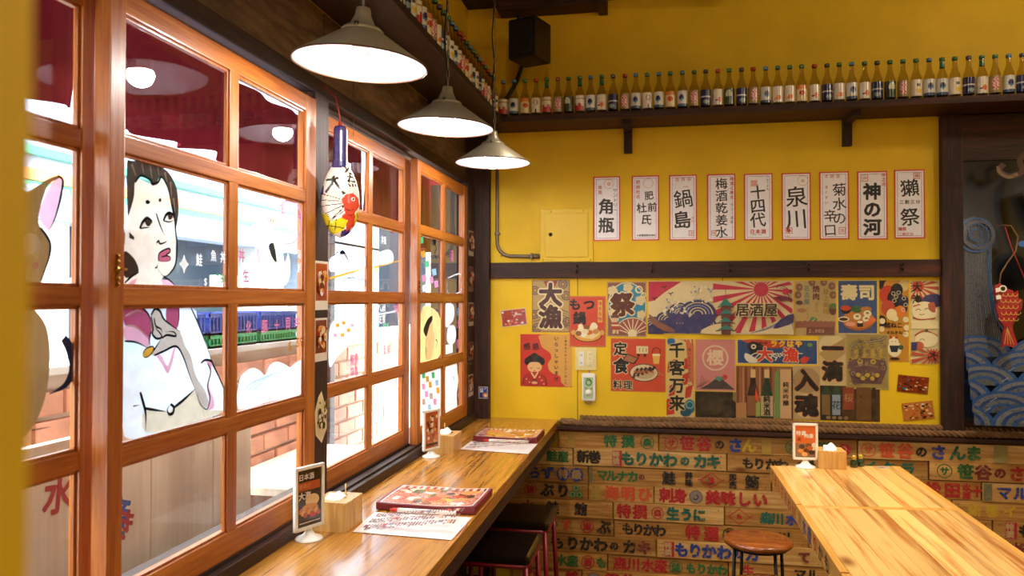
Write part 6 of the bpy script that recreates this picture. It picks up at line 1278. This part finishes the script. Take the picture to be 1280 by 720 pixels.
def seg(x, y, pts, w_):
    for (a, b), (c, d) in zip(pts, pts[1:]):
        L2 = (c-a)**2+(d-b)**2; t_ = max(0, min(1, ((x-a)*(c-a)+(y-b)*(d-b))/L2)); 
        if (x-a-t_*(c-a))**2+(y-b-t_*(d-b))**2 < w_*w_: return True
    return False
def pcol(px, py, front):  # px,py: millimetres from the top of a 170 x 480 drawing (front view)
    NVY = H('2c2466'); WH = H('f0e6dc'); BK = H('1c1814'); RE = H('d8402a'); YE = H('e8d428')
    if not front: return NVY if py < 175 else WH
    if py < 172 and 35 < px < 110: return NVY
    if py < 190 and (px-72)**2/38**2+(py-172)**2/14**2 < 1: return NVY
    if seg(px, py, [(30, 240), (75, 232)], 5) or seg(px, py, [(58, 225), (52, 255), (26, 290)], 5) or seg(px, py, [(62, 245), (85, 275), (100, 295)], 5.5): return BK      # dai
    for s_ in ([(104, 180), (116, 196)], [(120, 186), (108, 204)], [(124, 206), (142, 214)], [(116, 222), (150, 226)], [(128, 206), (122, 246)], [(144, 212), (146, 244)], [(118, 240), (150, 244)], [(122, 256), (128, 264)], [(136, 254), (140, 264)], [(150, 254), (152, 262)]):
        if seg(px, py, s_, 2.6): return BK
    if (px-141)**2+(py-318)**2 < 4**2: return BK
    if (px-140)**2+(py-318)**2 < 9**2: return WH
    if inpoly(px, py, [(92, 320), (110, 300), (140, 292), (162, 312), (168, 345), (150, 372), (138, 400), (118, 408), (96, 400), (92, 390), (106, 378), (98, 345)]):
        return BK if seg(px, py, [(110, 360), (124, 368), (138, 362)], 1.4) or seg(px, py, [(116, 384), (128, 388), (140, 380)], 1.4) else RE
    if inpoly(px, py, [(120, 400), (150, 380), (144, 430), (110, 455), (112, 425)]): return RE
    wing = [(8, 300), (92, 322), (98, 370), (70, 390), (48, 410), (34, 385), (16, 375), (6, 350)]
    if inpoly(px, py, wing):
        for s_ in ([(92, 330), (8, 325)], [(92, 340), (10, 350)], [(92, 350), (26, 380)], [(94, 362), (50, 404)]):
            if seg(px, py, s_, 1.5): return BK
        return WH
    if seg(px, py, wing+[wing[0]], 2): return BK
    if px < 16 and 262 < py < 300: return H('3c2a80')
    if px < 22 and 296 < py < 335: return RE
    if inpoly(px, py, [(0, 375), (30, 385), (48, 412), (96, 395), (118, 410), (100, 450), (50, 470), (0, 470)]) or inpoly(px, py, [(150, 378), (178, 352), (178, 420), (140, 440)]):
        return BK if seg(px, py, [(40, 410), (34, 440)], 1.5) or seg(px, py, [(70, 404), (64, 450)], 1.5) or seg(px, py, [(30, 430), (100, 440)], 1.5) or seg(px, py, [(158, 376), (164, 412)], 1.5) else YE
    if inpoly(px, py, [(90, 452), (130, 436), (120, 486), (86, 486)]): return H('3c2a80')
    if py > 436 and px < 90: return WH
    return WH
mb = MB(); NU, NV2 = 120, 150; vs = []
for j in range(NV2+1):
    t_ = j/NV2; w_ = max(prof_w(t_), .0004)
    for i in range(NU): a = 2*PI*i/NU; vs.append((w_*math.cos(a), w_*.55*math.sin(a)-.0, t_*HT))
km = mb.mi(M['enamel']); mb.v = []
R = Matrix.Rotation(DIR+PI/2, 3, 'Z')
for v in vs: p = R @ Vector(v)+Vector((-.985, 2.30, 1.81)); mb.v.append(tuple(p))
for j in range(NV2):
    for i in range(NU):
        a = 2*PI*(i+.5)/NU; t_ = (j+.5)/NV2; x = prof_w(t_)*math.cos(a); front = math.sin(a) < 0
        mb.f.append([j*NU+i, j*NU+(i+1) % NU, (j+1)*NU+(i+1) % NU, (j+1)*NU+i]); mb.m.append(km); mb.c.append(pcol(86+x/.0605*84, (1-t_)*480, front)); mb.smooth.append(True)
mb.build('gourd_body', pd)
MB().tube([(-.985, 2.30, 2.16), (-.988, 2.30, 2.19), (-1.0, 2.298, 2.25), (-1.05, 2.296, 2.30)], .0022, 'redcord', 8).build('hanging_cord', pd)
MB().lathe([(0, .012), (.006, .01), (.007, .003), (.004, 0)], (-.985, 2.30, 2.163), 'redcord', 12).build('cord_knot', pd)
# cord and hook from the left shelf bracket
tag(MB().tube([(-1.085, 2.64, 2.43), (-1.08, 2.64, 2.30), (-1.082, 2.64, 2.20)], .0014, 'metal', 6).build('hanging_string'), 'thin pale string hanging from the shelf bracket above the windows', 'string')

# ================================================================== OUTSIDE THE WINDOWS
struct('street_ground', MB().box(-14, -1.25, -6, 26, -.15, -.05, 'street'))
# deep red cloth hung outside above the panes
def cloth(y0, y1, z0, z1, x, label, seed, cut=0):
    rr = random.Random(seed); m = MB(); n = 40; k = 12; vs = []; ph = rr.uniform(0, 6)
    for i in range(n+1):
        for j in range(k+1):
            u_ = i/n; v_ = j/k; zt = z1+.012*math.sin(u_*7+ph)+cut*abs(u_-.5)*.0; zb = z0+.022*math.sin(u_*6+ph)+.008*math.sin(u_*19)
            vs.append((x+(.012+.02*v_)*math.sin(u_*34+ph+v_)+.018*math.sin(u_*11)*v_, y0+(y1-y0)*u_, zt+(zb-zt)*v_))
    q = lambda i, j: i*(k+1)+j
    m.add(vs, [(q(i, j), q(i, j+1), q(i+1, j+1), q(i+1, j)) for i in range(n) for j in range(k)], 'cloth', smooth=True)
    tag(m.build('red_cloth'), label, 'cloth', 'red cloths hung outside the windows')
cloth(.35, 1.66, 2.07, 2.42, -1.36, 'red cloth outside the leftmost window', 1); cloth(1.69, 2.93, 2.045, 2.335, -1.36, 'red cloth outside the large window beside the yellow pillar', 2); cloth(2.95, 3.42, 2.02, 2.36, -1.36, 'red cloth outside, left of two seen behind the middle window', 3)
cloth(3.44, 4.15, 1.99, 2.36, -1.36, 'red cloth outside, right of two seen behind the middle window', 4); cloth(4.22, 5.02, 1.92, 2.405, -1.36, 'red cloth outside the window nearest the back wall', 5)
tag(MB().tube([(-1.36, .3, 2.45), (-1.36, 5.62, 2.45)], .008, 'brownpost', 8).tube([(-1.36, 5.6, 2.45), (-1.24, 5.6, 2.45)], .008, 'brownpost', 8).build('cloth_rail'), 'thin rail carrying the red cloths outside', 'rail')
# white tiled pier outside near the corner: each tile its own part
pier = struct('tiled_pier', MB().box(-1.72, -1.52, 5.60, 6.12, -.05, 3.2, 'grout'))
tilem = None
for i in range(32):
    for face in range(2):
        for k in range(5 if face else 2):
            z = .04+i*.1; w_ = .098
            if z > 3.1: continue
            if face: o = MB().box(-1.524, -1.516, 5.61+k*.102, 5.61+k*.102+.096, z, z+.094, 'tile', .001)
            else: o = MB().box(-1.715+k*.1, -1.715+k*.1+.094, 5.592, 5.604, z, z+.094, 'tile', .001)
            if 1.0 < z < 2.7: o.build('tile', pier)
struct('outside_dark_bay', MB().box(-2.2, -1.74, 5.9, 8.2, -.05, 3.2, 'darkshop'))
# brick garden wall
bw = struct('brick_wall', MB().box(-1.86, -1.72, .9, 8.2, -.05, 1.40, 'mortar'))
bmesh_b = {}
proto = None; cnt = 0
for r in range(11):
    z = .50+r*.082; off = .115 if r % 2 else 0
    for k in range(27):
        y = 1.65+k*.232+off
        if y > 7.4: continue
        if proto is None: proto = MB().box(-.014, .014, -.108, .108, -.034, .034, 'brick', .006).build('brick', recenter=False); o = proto
        else: o = proto.copy(); C.objects.link(o)
        o.parent = bw; o.location = (-1.716+random.uniform(-.004, .004), y, z); o.rotation_euler = (random.uniform(-.01, .01), 0, random.uniform(-.01, .01)); cnt += 1
MB().box(-1.88, -1.70, .9, 8.2, 1.40, 1.425, 'facade', .006).build('coping', bw)
# plastic crates standing on the wall
def crate(y, col, label, w_=.36, h=.085, z=1.426):
    t = empty('plastic_crate', (-1.80, y+w_/2, z), label, 'crate', 'plastic crates on the brick wall'); m = MB(); x0, x1 = -1.93, -1.71
    m.box(x0, x1, y, y+w_, z, z+.008, col)
    for zz in (z, z+h-.014): 
        for a in ((x0, x0+.006, y, y+w_), (x1-.006, x1, y, y+w_), (x0, x1, y, y+.006), (x0, x1, y+w_-.006, y+w_)): m.box(*a, zz, zz+.014, col)
    n = 14
    for k in range(n+1): yy = y+(w_-.008)*k/n; m.box(x1-.005, x1-.001, yy, yy+.008, z, z+h, col); m.box(x0+.001, x0+.005, yy, yy+.008, z, z+h, col)
    m.build('basket', t); MB().box(x0+.01, x1-.008, y+.008, y+w_-.008, z+.008, z+h-.015, col).build('inner_stack', t)
for k, y in enumerate((2.36, 2.75, 3.14)):
    crate(y, 'greenc', '%s green crate of three on the brick wall' % ('left', 'middle', 'right')[k], h=.05); crate(y, 'bluep', '%s blue crate stacked on a green one on the brick wall' % ('left', 'middle', 'right')[k], h=.085, z=1.477)
# pine boards leaning outside the nearest windows, each a part
pb = empty('pine_screen', (-1.46, 1.7, -.05), 'screen of pale pine boards standing outside the nearest windows', 'wooden screen')
prefetch('川水魚産新鮮', [0.0])
for k, y in enumerate((.55, .86, 1.17, 1.48, 1.79, 2.04, 2.36)):
    y1 = (.85, 1.16, 1.47, 1.78, 2.035, 2.355, 2.60)[k]
    mb = MB().box(-1.475, -1.45, y, y1, -.05, 1.27+(.0 if k < 5 else .005), 'outwood', .003)
    P = Print(mb, (-1.4495, y, 1.27), (0, 1, 0), (0, 0, -1), 1, 'ink', .0006)
    RB = [(H('c03a40'), H('3a6ab8'))]
    if k == 3: P.ch('川', .04, .16, .10, H('5a86b8'), .03, rot=8); P.ch('水', .20, .13, .10, H('c04048'), .03, rot=6)
    if k == 2: P.ch('魚', .25, .17, .10, H('5a86b8'), .03)
    if k == 4: P.ch('産', .10, .24, .11, H('3a6ab8'), .03, rot=20); P.ch('き', .13, .27, .09, H('c04048'), .03, rot=30); P.ch('鮮', .05, .55, .12, H('c04048'), .03, rot=20)
    mb.build('board', pb)
MB().box(-1.5, -1.475, .55, 2.60, 1.15, 1.20, 'outwood', .003).build('batten', pb)
tag(MB().box(-1.70, -1.30, 2.72, 3.6, .88, .91, 'outwood', .004).build('outdoor_ledge'), 'pale wooden ledge outside beside the brick wall', 'ledge')
tag(MB().box(-1.66, -1.60, 3.62, 3.68, -.05, 2.60, 'brownpost', .004).build('steel_post'), 'brown steel post standing outside the large window', 'post')
# building across the street
ob = empty('shop_building', (-4.6, 8, -.05), 'white shop building across the street with green awning and shutters', 'building')
MB().box(-6.5, -4.3, -4, 26, 2.36, 5.2, 'fascia').build('upper_wall', ob)
m = MB()
for y in (-4, 1.5, 4.6, 7.6, 8.9, 12.0, 15.0): m.box(-4.5, -4.2, y, y+.35, -.05, 2.4, 'facade')
m.build('pillars', ob)
MB().box(-6.5, -5.2, -4, 8.7, -.05, 2.4, 'darkshop').build('dark_interior', ob)
MB().box(-4.32, -4.26, -4, 9, 2.44, 2.52, 'orangep').build('orange_band', ob); MB().box(-4.32, -4.25, -4, 9, 2.36, 2.43, 'greenp').build('green_band', ob); MB().box(-4.34, -4.10, -4, 9, 2.16, 2.35, 'fascia').build('white_fascia', ob)
MB().box(-4.32, -4.26, -4, 9, 2.62, 2.68, 'greenp').build('green_stripe', ob)
m = MB()
for k in range(18): m.box(-4.24-.004*(k % 2), -4.21, 9.0, 16.5, .72+k*.055, .768+k*.055, 'greenp')
m.build('slatted_shutter', ob)
MB().box(-4.5, -4.25, 8.8, 17, -.05, .7, 'facade').build('plinth', ob); MB().box(-4.5, -4.3, 8.8, 17, 1.7, 2.4, 'fascia').build('shop_front', ob)
for (y, z, w_, h, c) in ((5.0, 1.55, .7, .22, 'facade'), (6.9, 1.55, .5, .3, 'facade'), (2.4, 1.7, .8, .4, 'facade'), (9.6, 2.0, 1.2, .10, 'orangep'), (11.3, 2.02, 1.4, .10, 'orangep')):
    MB().box(-4.30, -4.22, y, y+w_, z, z+h, c, .01).build('sign_board', ob)
